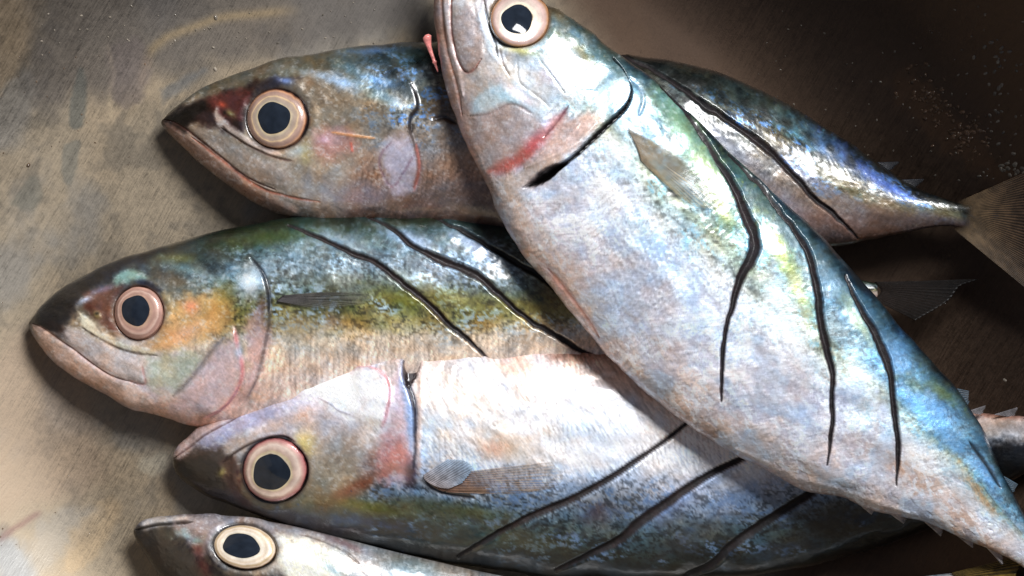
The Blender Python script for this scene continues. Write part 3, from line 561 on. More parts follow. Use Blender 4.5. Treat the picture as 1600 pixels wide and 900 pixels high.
    s.area([(632, 570), (650, 556), (658, 560), (648, 590), (636, 604), (631, 590)], (52, 26, 26), .95, 2.5, 2, 6, 6, disp=-.12, met=.05); s.area([(640, 552), (660, 548), (658, 562), (646, 574)], (150, 110, 100), .7, 3, 2)
    s.area([(652, 556), (664, 560), (660, 620), (658, 700), (654, 740), (650, 690), (652, 640)], (214, 190, 178), .8, 3, 3, disp=.03)
    s.blob(642, 740, 10, 22, 0, (90, 56, 60), .7); s.blob(640, 790, 30, 12, 0, (90, 90, 50), .6)
    s.groove([(664, 748), (676, 762), (700, 772), (740, 778)], 4, .05, (34, 28, 30), .8)
    s.socket(430, 735, 51, 50, ring=(30, 20, 22), ra=.95)
    s.region(1, 'gill_cover', [(490, 570), (580, 552), (634, 560), (640, 610), (650, 650), (648, 750), (600, 780), (520, 780), (490, 740), (500, 690), (470, 640)])
    s.region(2, 'lower_jaw', [(265, 714), (290, 680), (340, 645), (400, 605), (436, 596), (436, 630), (400, 638), (350, 664), (300, 698), (275, 718)])
    s.cut([(716, 872), (760, 844), (820, 812), (856, 796), (900, 778), (952, 748), (1000, 716), (1040, 688), (1072, 662), (1100, 640)], [6, 11, 10, 13, 14, 11, 10, 7, 7, 3], rid=3, lip=1, c=(66, 48, 50))
    s.cut([(870, 890), (920, 868), (968, 844), (1000, 816), (1040, 788), (1080, 760), (1120, 736), (1160, 716), (1200, 690)], [6, 10, 16, 20, 19, 16, 13, 12, 5], rid=4, lip=1, c=(62, 44, 48))
    s.cut([(1070, 902), (1112, 884), (1140, 856), (1180, 828), (1220, 800), (1262, 774), (1300, 745)], [8, 16, 17, 17, 16, 17, 8], rid=5, lip=1, c=(52, 36, 40))
    base = (-2.0, -2.6, 0)
    r = empty('mackerel', base, 'fish lying belly up with a broad white belly beneath the crossing fish', 'fish', 'raw mackerel in the bowl')
    s.finish(r, base)
    s.eye(430, 735, 50, 49, 424, 738, 28, 27, bulge=.15, seed=7, pal=[(0, (120, 95, 70)), (.05, (226, 214, 170)), (.16, (206, 190, 130)), (.28, (196, 166, 138)), (.44, (226, 200, 172)), (.56, (236, 214, 184)), (.68, (206, 162, 138)), (.8, (196, 124, 112)), (.9, (176, 84, 78)), (.96, (80, 34, 36)), (1, (26, 18, 20))])
    s.fin('pectoral_fin', [(662, 745), (668, 752), (684, 764), (700, 768)], [(862, 722), (880, 745), (862, 762), (800, 772)], nr=18, c0=(130, 92, 72), c1=(190, 166, 140), alpha=(.7, .12), lift=.02)
    s.fin('fin_base', [(662, 742), (664, 750), (680, 760), (700, 764)], [(700, 718), (724, 720), (738, 732), (722, 754)], nr=15, c0=(176, 166, 168), c1=(150, 172, 196), alpha=(.8, .7), lift=.05, curl=.02, ray=.18)
    fins_edge(s, [((1510, 644), (1532, 648), (1540, 635), 1.75), ((1554, 648), (1582, 652), (1590, 638), 1.85), ((1600, 652), (1625, 656), (1632, 640), 2.05)], c0=(120, 116, 120), c1=(150, 146, 150), alpha=(.9, .4))
    s.fin('tail_fin', [(1676, 664), (1690, 684), (1676, 706)], [(1830, 560), (1780, 660), (1780, 710), (1800, 840)], nr=24, c0=(110, 96, 80), c1=(60, 50, 36), alpha=(1, .9), z=(2.4, 3.6), ray=.5)

# ---------------------------------------------------------------- 4: big fish crossing on top
def fish_top():
    D = [(712, -124), (740, -112), (775, -74), (812, -32), (848, 3), (904, 38), (961, 81), (1018, 121), (1067, 166), (1104, 200), (1138, 236), (1172, 264), (1209, 299), (1249, 336), (1289, 375), (1326, 414), (1352, 444), (1404, 506), (1460, 567), (1516, 639), (1550, 700), (1572, 752), (1604, 812), (1636, 860), (1664, 896)]
    V = [(712, -124), (698, -104), (688, -60), (680, 0), (681, 38), (689, 106), (698, 145), (712, 181), (735, 242), (765, 302), (773, 322), (798, 369), (849, 436), (893, 489), (942, 547), (995, 600), (1049, 644), (1115, 689), (1153, 711), (1227, 752), (1271, 771), (1316, 778), (1360, 796), (1438, 813), (1493, 836), (1549, 858), (1590, 880), (1620, 906), (1644, 930)]
    s = Skin(D, V, [(0, 1.75, .1, .75), (.08, 1.85, .15, .6), (.25, 2.0, .25, .46), (.5, 2.05, .3, .42), (.75, 2.1, .15, .46), (1, 2.35, 0, .5)], nt=250, step=2.0)
    s.body([(0, (26, 44, 54)), (.04, (56, 86, 98)), (.12, (100, 134, 152)), (.24, (122, 156, 176)), (.32, (164, 176, 156)), (.38, (206, 216, 212)), (.48, (226, 234, 242)), (.62, (226, 230, 240)), (.78, (224, 220, 226)), (.9, (214, 200, 192)), (1, (196, 168, 154))], speck=.5, seed=400, blotch=.0, cyan=(136, 206, 238), warpq=.035, scale=1.0)
    # green front of the back, yellow line, turquoise rear, white flank
    for x, y, rx, ry, a, c, k in [(1060, 190, 60, 20, 52, (158, 186, 140), .75), (1105, 262, 50, 22, 56, (166, 188, 128), .75), (1050, 160, 30, 12, 50, (150, 190, 170), .6), (1130, 330, 40, 14, 60, (170, 176, 84), .7), (1200, 320, 46, 16, 56, (96, 124, 120), .6), (1160, 265, 30, 12, 50, (110, 140, 120), .6), (1222, 400, 60, 13, 62, (176, 180, 84), .85), (1250, 460, 40, 10, 64, (176, 176, 96), .7),
                                  (1240, 370, 40, 14, 55, (112, 140, 150), .6), (1300, 440, 60, 16, 55, (104, 138, 160), .7), (1400, 560, 70, 20, 52, (112, 160, 200), .7), (1440, 640, 50, 18, 58, (120, 184, 236), .8), (1470, 610, 26, 9, 40, (116, 130, 80), .7), (1480, 680, 50, 14, 60, (118, 172, 214), .8), (1430, 600, 22, 10, 30, (100, 110, 76), .6), (1340, 500, 50, 9, 58, (170, 176, 120), .6), (1410, 690, 20, 44, -30, (226, 238, 242), .8),
                                  (1340, 590, 26, 60, -15, (224, 236, 240), .7), (1240, 540, 30, 80, -12, (228, 234, 240), .7), (1210, 460, 24, 50, -20, (230, 236, 240), .6), (1100, 470, 60, 40, 40, (206, 212, 226), .5), (1000, 380, 60, 30, 40, (186, 198, 208), .6), (960, 240, 40, 40, 0, (212, 220, 228), .7), (880, 320, 40, 30, 0, (196, 200, 210), .6),
                                  (1250, 620, 50, 30, 20, (186, 176, 184), .6), (1350, 700, 50, 22, 30, (184, 170, 170), .6), (1420, 740, 60, 16, 36, (190, 150, 120), .7), (1500, 800, 50, 18, 44, (190, 158, 136), .7), (1500, 760, 70, 10, 50, (200, 210, 216), .6), (1530, 770, 50, 6, 55, (196, 136, 70), .6), (1540, 740, 40, 12, 60, (112, 164, 210), .7), (1590, 840, 30, 14, 55, (170, 176, 186), .6),
                                  (1200, 700, 80, 16, 26, (206, 192, 186), .6), (900, 440, 60, 14, 50, (206, 188, 178), .6), (860, 400, 40, 12, 55, (214, 188, 176), .6), (1000, 560, 60, 20, 40, (202, 200, 208), .5), (1320, 620, 40, 20, 0, (190, 196, 220), .6), (1380, 640, 16, 30, 0, (180, 190, 220), .5)]:
        s.blob(x, y, rx, ry, a, c, k, nz=.6, ns=10, seed=int(x+3))
    # patchy rubbed silver
    i = np.nonzero(s.up & (s.U > .27))[0]; X, Y = s.X[i], s.Y[i]
    k = sm(.36, .5, s.Q[i])
    f = fbm((X+Y)/34, (X-Y)/22, 5, 432, .6); m = sm(.5, .6, f)*.4*k; s.mix(i, (172, 172, 188), m); s.disp[i] -= .012*m
    f = fbm((X+Y)/16, (X-Y)/9, 4, 436, .6); m = sm(.54, .62, f)*.6*k; s.mix(i, (238, 244, 250), m); s.met[i] += .15*m
    f = fbm(X/60, Y/50, 4, 437); s.mix(i, (168, 198, 230), sm(.5, .66, f)*.4*k)
    f = fbm(X/50+7, Y/60, 4, 439); s.mix(i, (206, 186, 180), sm(.52, .68, f)*.3*k)
    # black spot behind the fin
    s.blob(1050, 302, 11, 9, 30, (66, 66, 56), .9, nz=.3, ns=8)
    # ---- head
    m = 1-sm(.235, .262, s.U+.0*s.Q); i = np.nonzero(m > 0)[0]; q = s.Q[i]
    hc = np.stack([np.interp(q, [0, .08, .2, .35, .55, .75, .9, 1], v) for v in ([70, 110, 150, 196, 206, 194, 190, 196], [84, 124, 166, 206, 206, 184, 168, 164], [80, 124, 168, 210, 208, 176, 158, 154])], 1)
    s.col[i] = s.col[i]*(1-m[i, None])+hc*m[i, None]
    s.headtex(37, .8, .25)
    for x, y, rx, ry, a, c, k in [(900, 60, 50, 8, 40, (130, 170, 196), .8), (950, 100, 44, 8, 42, (96, 124, 120), .7), (890, 70, 26, 9, 40, (120, 116, 60), .7), (930, 110, 36, 12, 45, (170, 206, 224), .8), (965, 145, 30, 20, 40, (196, 224, 236), .85), (935, 150, 40, 24, 40, (206, 226, 236), .8), (915, 90, 30, 8, 60, (150, 130, 70), .5), (1000, 170, 20, 30, 0, (176, 210, 230), .6)]:
        s.blob(x, y, rx, ry, a, c, k, nz=.6, ns=8, seed=int(x+y), met=.5, rough=.25)
    s.area([(845, 85), (880, 60), (910, 90), (920, 140), (905, 170), (870, 150), (845, 120)], (206, 214, 222), .8, 12, 10, met=.5, rough=.25, disp=.03)
    s.area([(745, 145), (790, 128), (830, 150), (850, 178), (820, 178), (790, 160), (755, 178), (738, 170)], (186, 206, 216), .85, 8, 8, met=.45)
    s.blob(812, 148, 34, 8, 38, (232, 206, 204), .8); s.blob(800, 160, 30, 7, 40, (160, 200, 220), .7); s.blob(790, 110, 30, 12, 60, (206, 206, 200), .6); s.blob(860, 120, 24, 16, 20, (222, 206, 214), .6)
    s.area([(733, 185), (760, 178), (800, 162), (830, 176), (850, 200), (838, 230), (810, 252), (770, 270), (745, 235)], (180, 164, 160), .85, 6, 5, disp=-.02)
    s.groove([(733, 182), (765, 178), (800, 163), (832, 178)], 2.2, .02, (150, 128, 122), .5)
    s.groove([(882, 176), (862, 200), (832, 232), (800, 256), (762, 268)], 12, .03, (206, 122, 116), .6); s.blob(832, 228, 10, 22, 42, (200, 86, 88), .6, nz=.3); s.blob(800, 255, 34, 8, -25, (206, 104, 90), .6); s.groove([(888, 166), (870, 190), (850, 214)], 2.2, .04, (120, 74, 80), .7)
    s.area([(870, 190), (920, 176), (940, 186), (918, 216), (890, 240), (840, 262), (822, 258), (850, 232)], (206, 176, 164), .8, 7, 6, disp=.02); s.ridge([(930, 196), (900, 226), (860, 246), (820, 262)], 3, .03, (226, 206, 196), .6); s.ridge([(905, 196), (880, 222), (845, 240)], 3, .02, (222, 190, 176), .5)
    s.area([(775, 280), (810, 268), (860, 250), (884, 246), (860, 270), (822, 292), (800, 300)], (210, 190, 176), .8, 6, 5, disp=.02)
    # opercle lines near the eye
    s.groove([(842, 92), (862, 118), (882, 146)], 1.6, .02, (140, 160, 156), .6); s.groove([(808, 96), (812, 128), (840, 150), (860, 168)], 2, .015, (176, 170, 160), .5)
    # jaw and maxilla
    s.area([(752, -20), (764, 0), (772, 40), (780, 70), (790, 95), (780, 100), (762, 80), (750, 40), (742, 0)], (232, 238, 248), .92, 3, 3, 8, 6, met=.5, disp=.03)
    s.groove([(756, 0), (762, 30), (772, 60), (778, 90)], 2, .04, (60, 56, 56), .7); s.groove([(781, 74), (786, 100), (796, 118)], 2, .02, (110, 100, 96), .6)
    s.area([(712, 20), (740, 10), (752, 40), (758, 80), (742, 108), (728, 112), (714, 90), (708, 50)], (178, 160, 154), .8, 6, 5, disp=.05)
    s.groove([(712, -80), (706, -20), (706, 40), (712, 86), (726, 112), (740, 108), (752, 92)], 2.2, .04, (156, 106, 92), .8)
    s.groove([(700, -100), (692, -40), (692, 20), (698, 80), (712, 130), (722, 180)], 2.5, .03, (186, 140, 120), .6); s.ridge([(700, -60), (698, 0), (702, 60), (716, 110), (724, 150)], 4, .025, (216, 200, 196), .6)
    s.blob(800, -60, 50, 50, 0, (70, 60, 60), .7)
    s.blob(770, -30, 16, 26, 0, (96, 60, 60), .6)
    s.region(1, 'gill_cover', [(800, 100), (850, 80), (900, 60), (958, 92), (984, 138), (968, 178), (900, 242), (824, 292), (770, 280), (740, 220), (735, 175), (770, 120)])
    # gill opening
    E = [(958, 92), (975, 112), (986, 138), (982, 160), (968, 178), (948, 196), (925, 218), (900, 242), (876, 260), (850, 278), (824, 292)]
    s.plate(E, .085, 50, (60, 70, 80), .5, side=1, w=2.2)
    i = s.sel(E, 14); d, t, sd = pdist(s.X[i], s.Y[i], catmull(E, 8)); w = np.interp(t, [0, .2, .35, .5, .62, .72, .8, .9, 1], [1, 2, 4, 6, 3.5, 3, 6, 9, 2])/2
    m = 1-sm(w, w+1.5, d); s.reg[i[m > .35]] = 6; s.regs[6] = ('gill_slit', None); s.mix(i, (26, 16, 20), m*.96); s.disp[i] -= .12*m; s.met[i] *= 1-m
    s.area([(820, 293), (846, 268), (868, 258), (880, 258), (862, 276), (840, 290)], (24, 14, 16), .97, 2, 1.5, 6, 7, disp=-.12, met=.02)
    s.groove([(985, 120), (1002, 140), (1005, 160), (998, 180)], 3.5, .03, (120, 150, 176), .6)
    s.socket(812, 30, 47, 44, ring=(110, 84, 50), ra=.7)
    s.blob(870, 20, 12, 30, -30, (150, 110, 60), .6); s.blob(815, 80, 26, 5, 10, (206, 200, 120), .7)
    s.blob(850, 0, 16, 10, 40, (40, 40, 44), .8)
    # ventral keel folds
    s.groove([(855, 420), (885, 455), (915, 496), (935, 528)], 3, .03, (206, 140, 124), .6); s.blob(868, 440, 34, 8, 52, (222, 170, 156), .7)
    s.ridge([(1150, 700), (1230, 742), (1320, 768), (1420, 800)], 5, .02, (214, 200, 190), .4)
    s.region(2, 'lower_jaw', [(670, -120), (706, -100), (704, 40), (714, 100), (728, 150), (735, 200), (715, 215), (690, 120), (670, 20)])
    s.cut([(1032, 137), (1060, 162), (1085, 194), (1104, 220), (1122, 248), (1138, 275), (1152, 303), (1164, 332), (1176, 358), (1180, 382), (1172, 406), (1158, 432), (1145, 474), (1133, 520), (1128, 570), (1127, 628)], [2, 4, 6, 8, 11, 13, 15, 20, 23, 20, 14, 9, 8, 7, 5, 1], depth=.2, rid=3, lip=-1, c=(58, 38, 46))
    s.cut([(1140, 240), (1164, 266), (1190, 292), (1212, 318), (1236, 352), (1258, 386), (1270, 416), (1279, 467), (1287, 520), (1300, 578), (1301, 622), (1300, 667), (1293, 726)], [2, 5, 7, 8, 11, 13, 13, 14, 14, 8, 8, 7, 1], depth=.19, rid=4, lip=-1, c=(50, 32, 40))
    s.cut([(1322, 430), (1343, 478), (1366, 518), (1384, 556), (1393, 590), (1398, 640), (1404, 690), (1402, 728), (1401, 758)], [2, 7, 13, 17, 13, 9, 9, 7, 1], depth=.18, rid=5, lip=-1, c=(50, 32, 40))
    s.groove([(1515, 690), (1540, 724), (1562, 762)], 3, .03, (30, 46, 56), .8)
    base = (3.0, 0, 1.2)
    r = empty('mackerel', base, 'largest silver fish lying diagonally on top of the others', 'fish', 'raw mackerel in the bowl')
    s.finish(r, base)
    s.eye(812, 30, 46, 43, 808, 30, 23.5, 22, bulge=.15, seed=11, pal=[(0, (120, 95, 60)), (.06, (236, 224, 176)), (.2, (238, 230, 190)), (.3, (214, 196, 170)), (.45, (204, 184, 160)), (.6, (214, 178, 158)), (.74, (196, 160, 140)), (.84, (196, 140, 92)), (.92, (206, 130, 60)), (.97, (120, 74, 50)), (1, (70, 50, 40))])
    s.fin('pectoral_fin', [(981, 199), (986, 212), (996, 232), (1002, 250)], [(1050, 236), (1092, 272), (1132, 320), (1110, 326), (1078, 318), (1040, 288)], nr=22, c0=(150, 128, 98), c1=(186, 176, 136), alpha=(.6, .22), lift=.055, ray=.3)
    fins_edge(s, [((1334, 782), (1366, 796), (1362, 804), 2.0), ((1384, 798), (1418, 806), (1412, 819), 2.05), ((1438, 810), (1474, 826), (1470, 838), 2.08), ((1488, 832), (1520, 844), (1520, 856), 2.12), ((1536, 850), (1566, 866), (1566, 882), 2.16)], c0=(206, 190, 180), c1=(206, 200, 200), alpha=(.95, .4))
    fins_edge(s, [((1490, 606), (1512, 634), (1514, 612), 2.2), ((1568, 744), (1582, 770), (1590, 758), 2.25)], c0=(60, 90, 110), c1=(90, 106, 120), alpha=(.9, .35))
    s.fin('tail_fin', [(1666, 894), (1664, 916), (1646, 932)], [(1830, 860), (1760, 960), (1740, 980), (1700, 1100)], nr=26, c0=(150, 140, 110), c1=(120, 100, 50), alpha=(1, .9), z=(2.4, 2.7), ray=.5)
    # strand of pink membrane under the throat
    Pm = [(667, 54), (668, 64), (672, 78), (678, 94), (684, 112)]
    q, _ = resample(Pm, 90); wd = np.interp(np.linspace(0, 1, 90), [0, .06, .16, .3, .5, .7, .74, .8, 1], [3, 7, 6, 4, 3, 2.5, 4, 2, 1])/100
    zz = np.full(90, 1.8); x, y = unproj(q[:, 0], q[:, 1], zz); th = np.linspace(0, 2*math.pi, 12, endpoint=False)
    V3 = np.stack([x[:, None]+wd[:, None]*np.cos(th), y[:, None]+wd[:, None]*.3*np.cos(th), zz[:, None]+wd[:, None]*.8*np.sin(th)], -1).reshape(-1, 3)
    f = fbm(np.arange(90)/6.0, np.zeros(90), 3, 9)[:, None, None]; cc = np.broadcast_to(lin((214, 130, 124))*(.5+f), (90, 12, 3)).reshape(-1, 3); n = len(V3)
    mesh('gill_membrane', V3, grid_faces(90, 12, True), M_SKIN, r, {'Col': ('FLOAT_COLOR', cc), 'Surf': ('FLOAT_COLOR', np.tile([.25, .1, .4], (n, 1))), 'fish_co': ('FLOAT_VECTOR', V3)}, None, base)

# ---------------------------------------------------------------- 5: bottom fish
def fish_bottom():
    V = [(213, 826), (217, 817), (232, 811), (280, 806), (330, 805), (360, 808), (440, 820), (520, 839), (600, 860), (680, 879), (760, 897), (860, 915), (960, 930), (1080, 942), (1200, 938), (1320, 920), (1420, 904), (1490, 896)]
    D = [(213, 826), (215, 838), (226, 860), (244, 888), (270, 922), (310, 958), (370, 996), (440, 1024), (540, 1056), (680, 1084), (840, 1096), (1000, 1090), (1140, 1066), (1260, 1030), (1360, 984), (1440, 944), (1490, 924)]
    s = Skin(D, V, [(0, .4, -.1, .75), (.08, .6, -.3, .62), (.25, .8, -.5, .55), (.5, .8, -.5, .5), (.8, .8, -.2, .5), (1, 1.55, 0, .5)], nt=180, step=2.6)
    s.body([(0, (30, 36, 34)), (.1, (50, 60, 60)), (.25, (90, 106, 110)), (.4, (130, 146, 150)), (.55, (190, 190, 180)), (.8, (196, 200, 200)), (1, (150, 150, 150))], speck=.7, seed=500, blotch=.3)
    m = 1-sm(.24, .27, s.U); i = np.nonzero(m > 0)[0]; q = s.Q[i]
    hc = np.stack([np.interp(q, [0, .2, .4, .6, .75, .9, 1], v) for v in ([40, 60, 90, 160, 190, 190, 150], [32, 46, 80, 150, 184, 184, 140], [30, 40, 70, 136, 176, 184, 140])], 1)
    s.col[i] = s.col[i]*(1-m[i, None])+hc*m[i, None]; s.headtex(47, .9, .26)
    s.area([(213, 830), (240, 822), (280, 822), (310, 836), (330, 860), (350, 900), (400, 960), (330, 960), (260, 900), (225, 850)], (44, 32, 28), .92, 8, 8, 12)
    s.area([(215, 826), (232, 813), (280, 808), (300, 810), (270, 818), (240, 824), (222, 830)], (206, 196, 190), .92, 3, 2, disp=.02)
    s.groove([(214, 828), (235, 822), (265, 818), (300, 816)], 2.2, .05, (30, 22, 22), .95); s.blob(218, 828, 6, 8, 0, (20, 18, 24), .9)
    s.area([(272, 820), (310, 814), (340, 822), (330, 842), (320, 866), (300, 860), (290, 840), (276, 834)], (164, 150, 150), .8, 5, 6, 10)
    s.blob(290, 836, 12, 7, 20, (176, 206, 214), .8, nz=.7); s.blob(306, 846, 8, 6, 0, (150, 200, 200), .8, nz=.6); s.blob(262, 834, 14, 10, 40, (60, 66, 56), .6); s.blob(310, 860, 14, 8, 60, (120, 60, 50), .7); s.blob(320, 885, 26, 10, 60, (110, 56, 44), .7)
    s.area([(440, 840), (480, 838), (520, 858), (545, 880), (520, 910), (470, 910), (440, 890), (434, 860)], (244, 240, 222), .95, 10, 8, met=.5, rough=.28, disp=.03)
    s.blob(575, 885, 30, 16, 20, (196, 172, 160), .7); s.blob(540, 850, 36, 6, 22, (150, 120, 122), .7); s.blob(460, 828, 60, 6, 12, (176, 176, 182), .7); s.blob(640, 885, 50, 16, 12, (120, 140, 144), .7); s.blob(520, 890, 14, 6, 30, (150, 176, 190), .6)
    s.groove([(470, 834), (505, 846), (540, 862), (560, 880)], 2, .03, (120, 110, 104), .6)
    s.area([(330, 870), (350, 890), (400, 900), (440, 896), (440, 930), (380, 930), (340, 900)], (40, 34, 34), .7, 8, 6)
    s.socket(383, 855, 50, 35, 8, ring=(50, 42, 36), ra=.9)
    s.region(1, 'gill_cover', [(440, 820), (520, 836), (600, 860), (600, 960), (520, 1010), (450, 990), (440, 900)])
    s.region(2, 'lower_jaw', [(205, 828), (225, 805), (300, 800), (300, 815), (265, 818), (235, 822), (215, 829)])
    base = (-3.0, -5.0, 0)
    r = empty('mackerel', base, 'lowest fish, cut off by the bottom edge, with an oval eye', 'fish', 'raw mackerel in the bowl')
    s.finish(r, base)
    s.eye(383, 855, 49, 34, 377, 853, 28, 18.5, ang=8, bulge=.12, seed=13, pal=[(0, (110, 100, 60)), (.06, (214, 206, 166)), (.25, (236, 232, 200)), (.45, (222, 204, 160)), (.6, (240, 230, 196)), (.75, (206, 176, 110)), (.88, (226, 206, 170)), (.95, (150, 110, 60)), (1, (40, 34, 30))])
    s.fin('tail_fin', [(1486, 896), (1498, 909), (1486, 924)], [(1625, 860), (1590, 890), (1590, 940), (1640, 1010)], nr=20, c0=(110, 90, 40), c1=(130, 104, 34), alpha=(1, .95), z=(1.6, 2.1), ray=.4)

# ---------------------------------------------------------------- the bowl
def bowl():
    R = np.r_[np.linspace(.02, 11.4, 430), np.linspace(11.45, 12, 6)]; na = 1500; th = np.linspace(0, 2*math.pi, na, endpoint=False)
    z = bowl_z(R)
    # rolled rim and outer wall
    zr = z[-1]; a = np.linspace(0, math.pi*1.2, 12)[1:]
    Rr = 12.2-.2*np.cos(a); Zr = zr+.2*np.sin(a)
    Ro = R[::-4]; Ro = Ro[Ro < 11.9]; Zo = bowl_z(Ro)-.14
    RR = np.r_[R, Rr, Ro]; ZZ = np.r_[z, Zr, Zo]
    x = BC[0]+RR[:, None]*np.cos(th); y = BC[1]+RR[:, None]*np.sin(th); Z = np.broadcast_to(ZZ[:, None], x.shape).copy()
    X, Y = proj(x, y, Z); inn = (np.arange(len(RR)) < len(R))[:, None]
    Z += inn*((fbm(x/2.2, y/2.2, 3, 801)-.5)*.05)   # beaten, slightly uneven sheet
    V = np.stack([x, y, Z], -1).reshape(-1, 3); Xf, Yf = X.ravel(), Y.ravel()
    c = np.tile(np.array([148., 135, 116]), (Xf.size, 1))
    def mixc(col, a): 
        nonlocal c; a = np.clip(a, 0, 1)[:, None]; c = c*(1-a)+np.array(col, float)*a
    f = fbm(Xf/150, Yf/130, 5, 811); mixc((158, 140, 116), sm(.48, .7, f)*.5)
    f = fbm(Xf/120+9, Yf/150, 5, 813); mixc((122, 122, 122), sm(.5, .7, f)*.5)
    f = fbm(Xf/60, Yf/60, 5, 817, .6); mixc((100, 94, 86), sm(.54, .7, f)*.4)
    sel = np.nonzero((Xf > -60) & (Xf < 1660) & (Yf > -60) & (Yf < 960) & np.broadcast_to(inn, X.shape).ravel())[0]
    def patch(pts, col, a, soft, nz=6, ns=14, seed=3):
        nonlocal c; p = catmull(list(pts)+[pts[0]], 6); P = p; i = sel[(Xf[sel] > P[:, 0].min()-90) & (Xf[sel] < P[:, 0].max()+90) & (Yf[sel] > P[:, 1].min()-90) & (Yf[sel] < P[:, 1].max()+90)]
        d, _, _ = pdist(Xf[i], Yf[i], p); d = np.where(inside(Xf[i], Yf[i], p[:-1]), d, -d)+(fbm(Xf[i]/ns, Yf[i]/ns, 4, seed)-.5)*2*nz
        m = (sm(-soft, soft, d)*a)[:, None]; c[i] = c[i]*(1-m)+np.array(col, float)*m
    def streak(pts, col, a, w, seed=5):
        nonlocal c; p = catmull(pts, 8); i = sel[(Xf[sel] > p[:, 0].min()-40) & (Xf[sel] < p[:, 0].max()+40) & (Yf[sel] > p[:, 1].min()-40) & (Yf[sel] < p[:, 1].max()+40)]
        d, t, _ = pdist(Xf[i]+(fbm(Xf[i]/20, Yf[i]/20, 3, seed)-.5)*10, Yf[i], p); m = (np.exp(-(d/w)**2)*a*sm(0, .2, t)*sm(0, .2, 1-t))[:, None]; c[i] = c[i]*(1-m)+np.array(col, float)*m
    patch([(850, -70), (1660, -70), (1660, 980), (1250, 980), (1180, 500), (1000, 200)], (88, 70, 58), .9, 60, 30, 60)  # brown grime tint over the right side, with the rim's shade painted in
    # film of dried water over the upper left, with its edge
    patch([(-40, -60), (60, -60), (50, 60), (20, 120), (-40, 160)], (150, 130, 104), .6, 10, 8)
    patch([(60, -50), (620, -50), (640, 30), (560, 60), (420, 90), (300, 110), (230, 120), (180, 150), (130, 150), (40, 160)], (92, 87, 84), .65, 26, 16, 40)
    streak([(222, 130), (230, 90), (255, 62), (300, 44), (345, 28), (400, 22), (480, 14)], (164, 142, 108), .6, 8)
    streak([(222, 140), (224, 116), (232, 84)], (176, 150, 120), .4, 7); streak([(165, 60), (176, 110), (172, 170), (182, 200)], (186, 168, 140), .5, 4)
    patch([(170, 70), (220, 60), (235, 110), (215, 160), (175, 155)], (112, 102, 98), .6, 8, 8)
    patch([(124, 103), (132, 112), (136, 150), (130, 195), (112, 199), (110, 170), (116, 125)], (98, 98, 92), .75, 3, 4)
    patch([(100, 226), (124, 220), (120, 260), (110, 288), (96, 280)], (110, 108, 100), .65, 3, 4)
    patch([(250, 140), (290, 118), (320, 110), (280, 145), (256, 160)], (104, 106, 108), .6, 7, 5)
    patch([(16, 320), (48, 275), (66, 300), (50, 330)], (112, 110, 100), .5, 4, 4)
    patch([(-40, 560), (60, 520), (150, 640), (170, 740), (90, 790), (-40, 800)], (154, 134, 116), .5, 30, 20, 40)
    patch([(30, 880), (60, 820), (110, 790), (160, 800), (110, 850), (60, 910)], (150, 145, 138), .5, 14, 14, 16); patch([(-20, 840), (30, 850), (50, 910), (-20, 920)], (146, 150, 154), .5, 12, 8)
    patch([(110, 830), (170, 780), (190, 800), (140, 880), (100, 890)], (176, 152, 120), .5, 9, 8)
    patch([(216, 716), (262, 706), (256, 736), (226, 742)], (176, 168, 150), .6, 7, 7)
    streak([(-10, 850), (30, 820), (70, 796)], (112, 84, 80), .5, 5)
    # dried brown scum on the wall, upper right
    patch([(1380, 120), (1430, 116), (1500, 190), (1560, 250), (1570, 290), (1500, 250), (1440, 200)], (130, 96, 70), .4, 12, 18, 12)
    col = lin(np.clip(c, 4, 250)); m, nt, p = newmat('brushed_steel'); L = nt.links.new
    at = nd(nt, 'ShaderNodeAttribute', attribute_name='Col'); tc = nd(nt, 'ShaderNodeTexCoord')
    def streaks(rot, sc, scale=1.0, det=5.0):
        m0 = nd(nt, 'ShaderNodeMapping'); m0.inputs['Rotation'].default_value = (0, 0, rot); L(tc.outputs['Object'], m0.inputs['Vector'])
        mp = nd(nt, 'ShaderNodeMapping'); mp.inputs['Scale'].default_value = sc; L(m0.outputs[0], mp.inputs['Vector'])
        n = nd(nt, 'ShaderNodeTexNoise', Scale=scale, Detail=det, Roughness=0.7, Distortion=0.25); L(mp.outputs[0], n.inputs['Vector']); return n.outputs[0]
    a = streaks(-1.08, (1.1, 44, 1)); b = streaks(-.8, (1.6, 90, 1)); d = streaks(0, (9, 9, 9)); e = streaks(.1, (32, 32, 32), 1.0, 3.0)
    s = mathn(nt, 'ADD', mathn(nt, 'MULTIPLY', a, .5), mathn(nt, 'MULTIPLY', b, .35)); s = mathn(nt, 'ADD', s, mathn(nt, 'MULTIPLY', d, .35)); s = mathn(nt, 'ADD', s, mathn(nt, 'MULTIPLY', e, .25)); s = mathn(nt, 'SUBTRACT', s, .725)
    mx = nd(nt, 'ShaderNodeMix', data_type='RGBA', blend_type='MULTIPLY'); mx.inputs[0].default_value = 1; cb = nd(nt, 'ShaderNodeCombineColor')
    g = mathn(nt, 'MULTIPLY_ADD', s, 1.9, 1.0)
    for i in range(3): L(g, cb.inputs[i])
    L(at.outputs['Color'], mx.inputs[6]); L(cb.outputs[0], mx.inputs[7]); L(mx.outputs[2], p.inputs['Base Color'])
    p.inputs['Metallic'].default_value = .9; L(mathn(nt, 'MULTIPLY_ADD', s, .8, .55), p.inputs['Roughness'])
    bp = nd(nt, 'ShaderNodeBump', Strength=.16, Distance=.03); L(s, bp.inputs['Height']); L(bp.outputs[0], p.inputs['Normal'])
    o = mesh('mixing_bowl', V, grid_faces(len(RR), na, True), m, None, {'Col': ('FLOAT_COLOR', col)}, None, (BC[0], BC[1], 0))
    o.location = (BC[0], BC[1], 0)
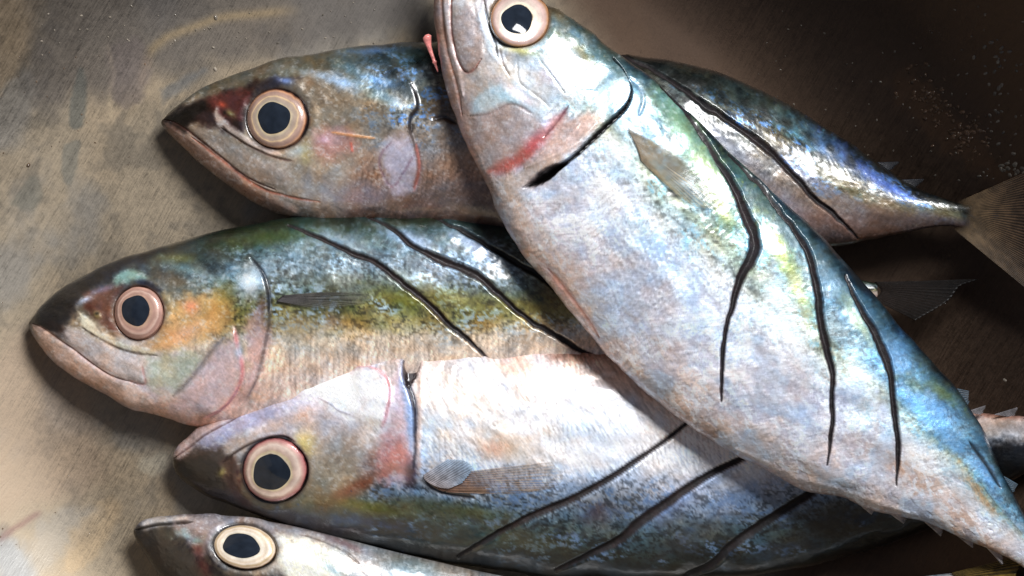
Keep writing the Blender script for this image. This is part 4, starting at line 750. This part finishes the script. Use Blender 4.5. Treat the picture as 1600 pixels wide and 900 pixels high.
    o['label'] = 'scratched stainless steel bowl with water stains that holds the five fish'; o['category'] = 'bowl'

def droplets():
    rng = np.random.default_rng(4); Vs = []; Fs = []; Cs = []; n0 = 0
    spots = []
    for _ in range(150):
        t = rng.random(); x = 1418+t*110+rng.normal(0, 15); y = 125+t*100+rng.normal(0, 18); spots.append((x, y, rng.uniform(.9, 3.0), 0))
    for _ in range(46):
        spots.append((1562+rng.normal(0, 16), 60+rng.random()*240, rng.uniform(.8, 2.8), 1))
    for _ in range(90): spots.append((rng.uniform(1180, 1600), rng.uniform(0, 290), rng.uniform(.6, 1.6), 1))
    for _ in range(14): spots.append((rng.uniform(1560, 1600), rng.uniform(255, 275), rng.uniform(1.5, 3.4), 1))
    for _ in range(60): spots.append((rng.uniform(60, 620), rng.uniform(0, 90), rng.uniform(.5, 1.5), 1))
    for _ in range(50): spots.append((rng.uniform(0, 250), rng.uniform(60, 880), rng.uniform(.5, 1.2), 2))
    spots += [(337, 27, 3, 1), (336, 108, 2.6, 1), (44, 258, 2.6, 2), (333, 74, 1.8, 1), (1570, 594, 2.4, 1)]
    na, nr = 12, 5; R = np.linspace(0.05, 1, nr)[:, None]; th = np.linspace(0, 2*math.pi, na, endpoint=False)[None]
    for x, y, r, t in spots:
        z = float(bowl_at(x, y)); wx, wy = unproj(x, y, z); z = float(bowl_z(math.hypot(wx-BC[0], wy-BC[1])))+.02
        wx, wy = unproj(x, y, z); q = r/100*1.25; w = 1+.2*np.sin(2*th+rng.random()*6)
        xx = wx+q*R*np.cos(th)*w; yy = wy+q*R*np.sin(th)*w; zz = bowl_z(np.hypot(xx-BC[0], yy-BC[1]))-.015+q*.75*(1-R**2)+.015
        Vs.append(np.stack([xx, yy, zz], -1).reshape(-1, 3)); Fs.append(grid_faces(nr, na, True)[:, ::-1]+n0); n0 += nr*na
        c = [(122, 96, 76), (156, 146, 132), (120, 96, 76)][t]; Cs.append(np.tile(lin(c)*rng.uniform(.5, 1.3), (nr*na, 1)))
    m, nt, p = newmat('water_bead'); at = nd(nt, 'ShaderNodeAttribute', attribute_name='Col'); nt.links.new(at.outputs['Color'], p.inputs['Base Color'])
    p.inputs['Roughness'].default_value = .15; p.inputs['Coat Weight'].default_value = 1.0; p.inputs['Alpha'].default_value = .75
    o = mesh('water_droplets', np.vstack(Vs), np.vstack(Fs), m, None, {'Col': ('FLOAT_COLOR', np.vstack(Cs))})
    o['label'] = 'tiny drops and brown specks of dried fish water beading on the steel wall'; o['category'] = 'droplets'; o['kind'] = 'stuff'

bowl(); fish_back(); fish_middle(); fish_lower(); fish_top(); fish_bottom(); droplets()
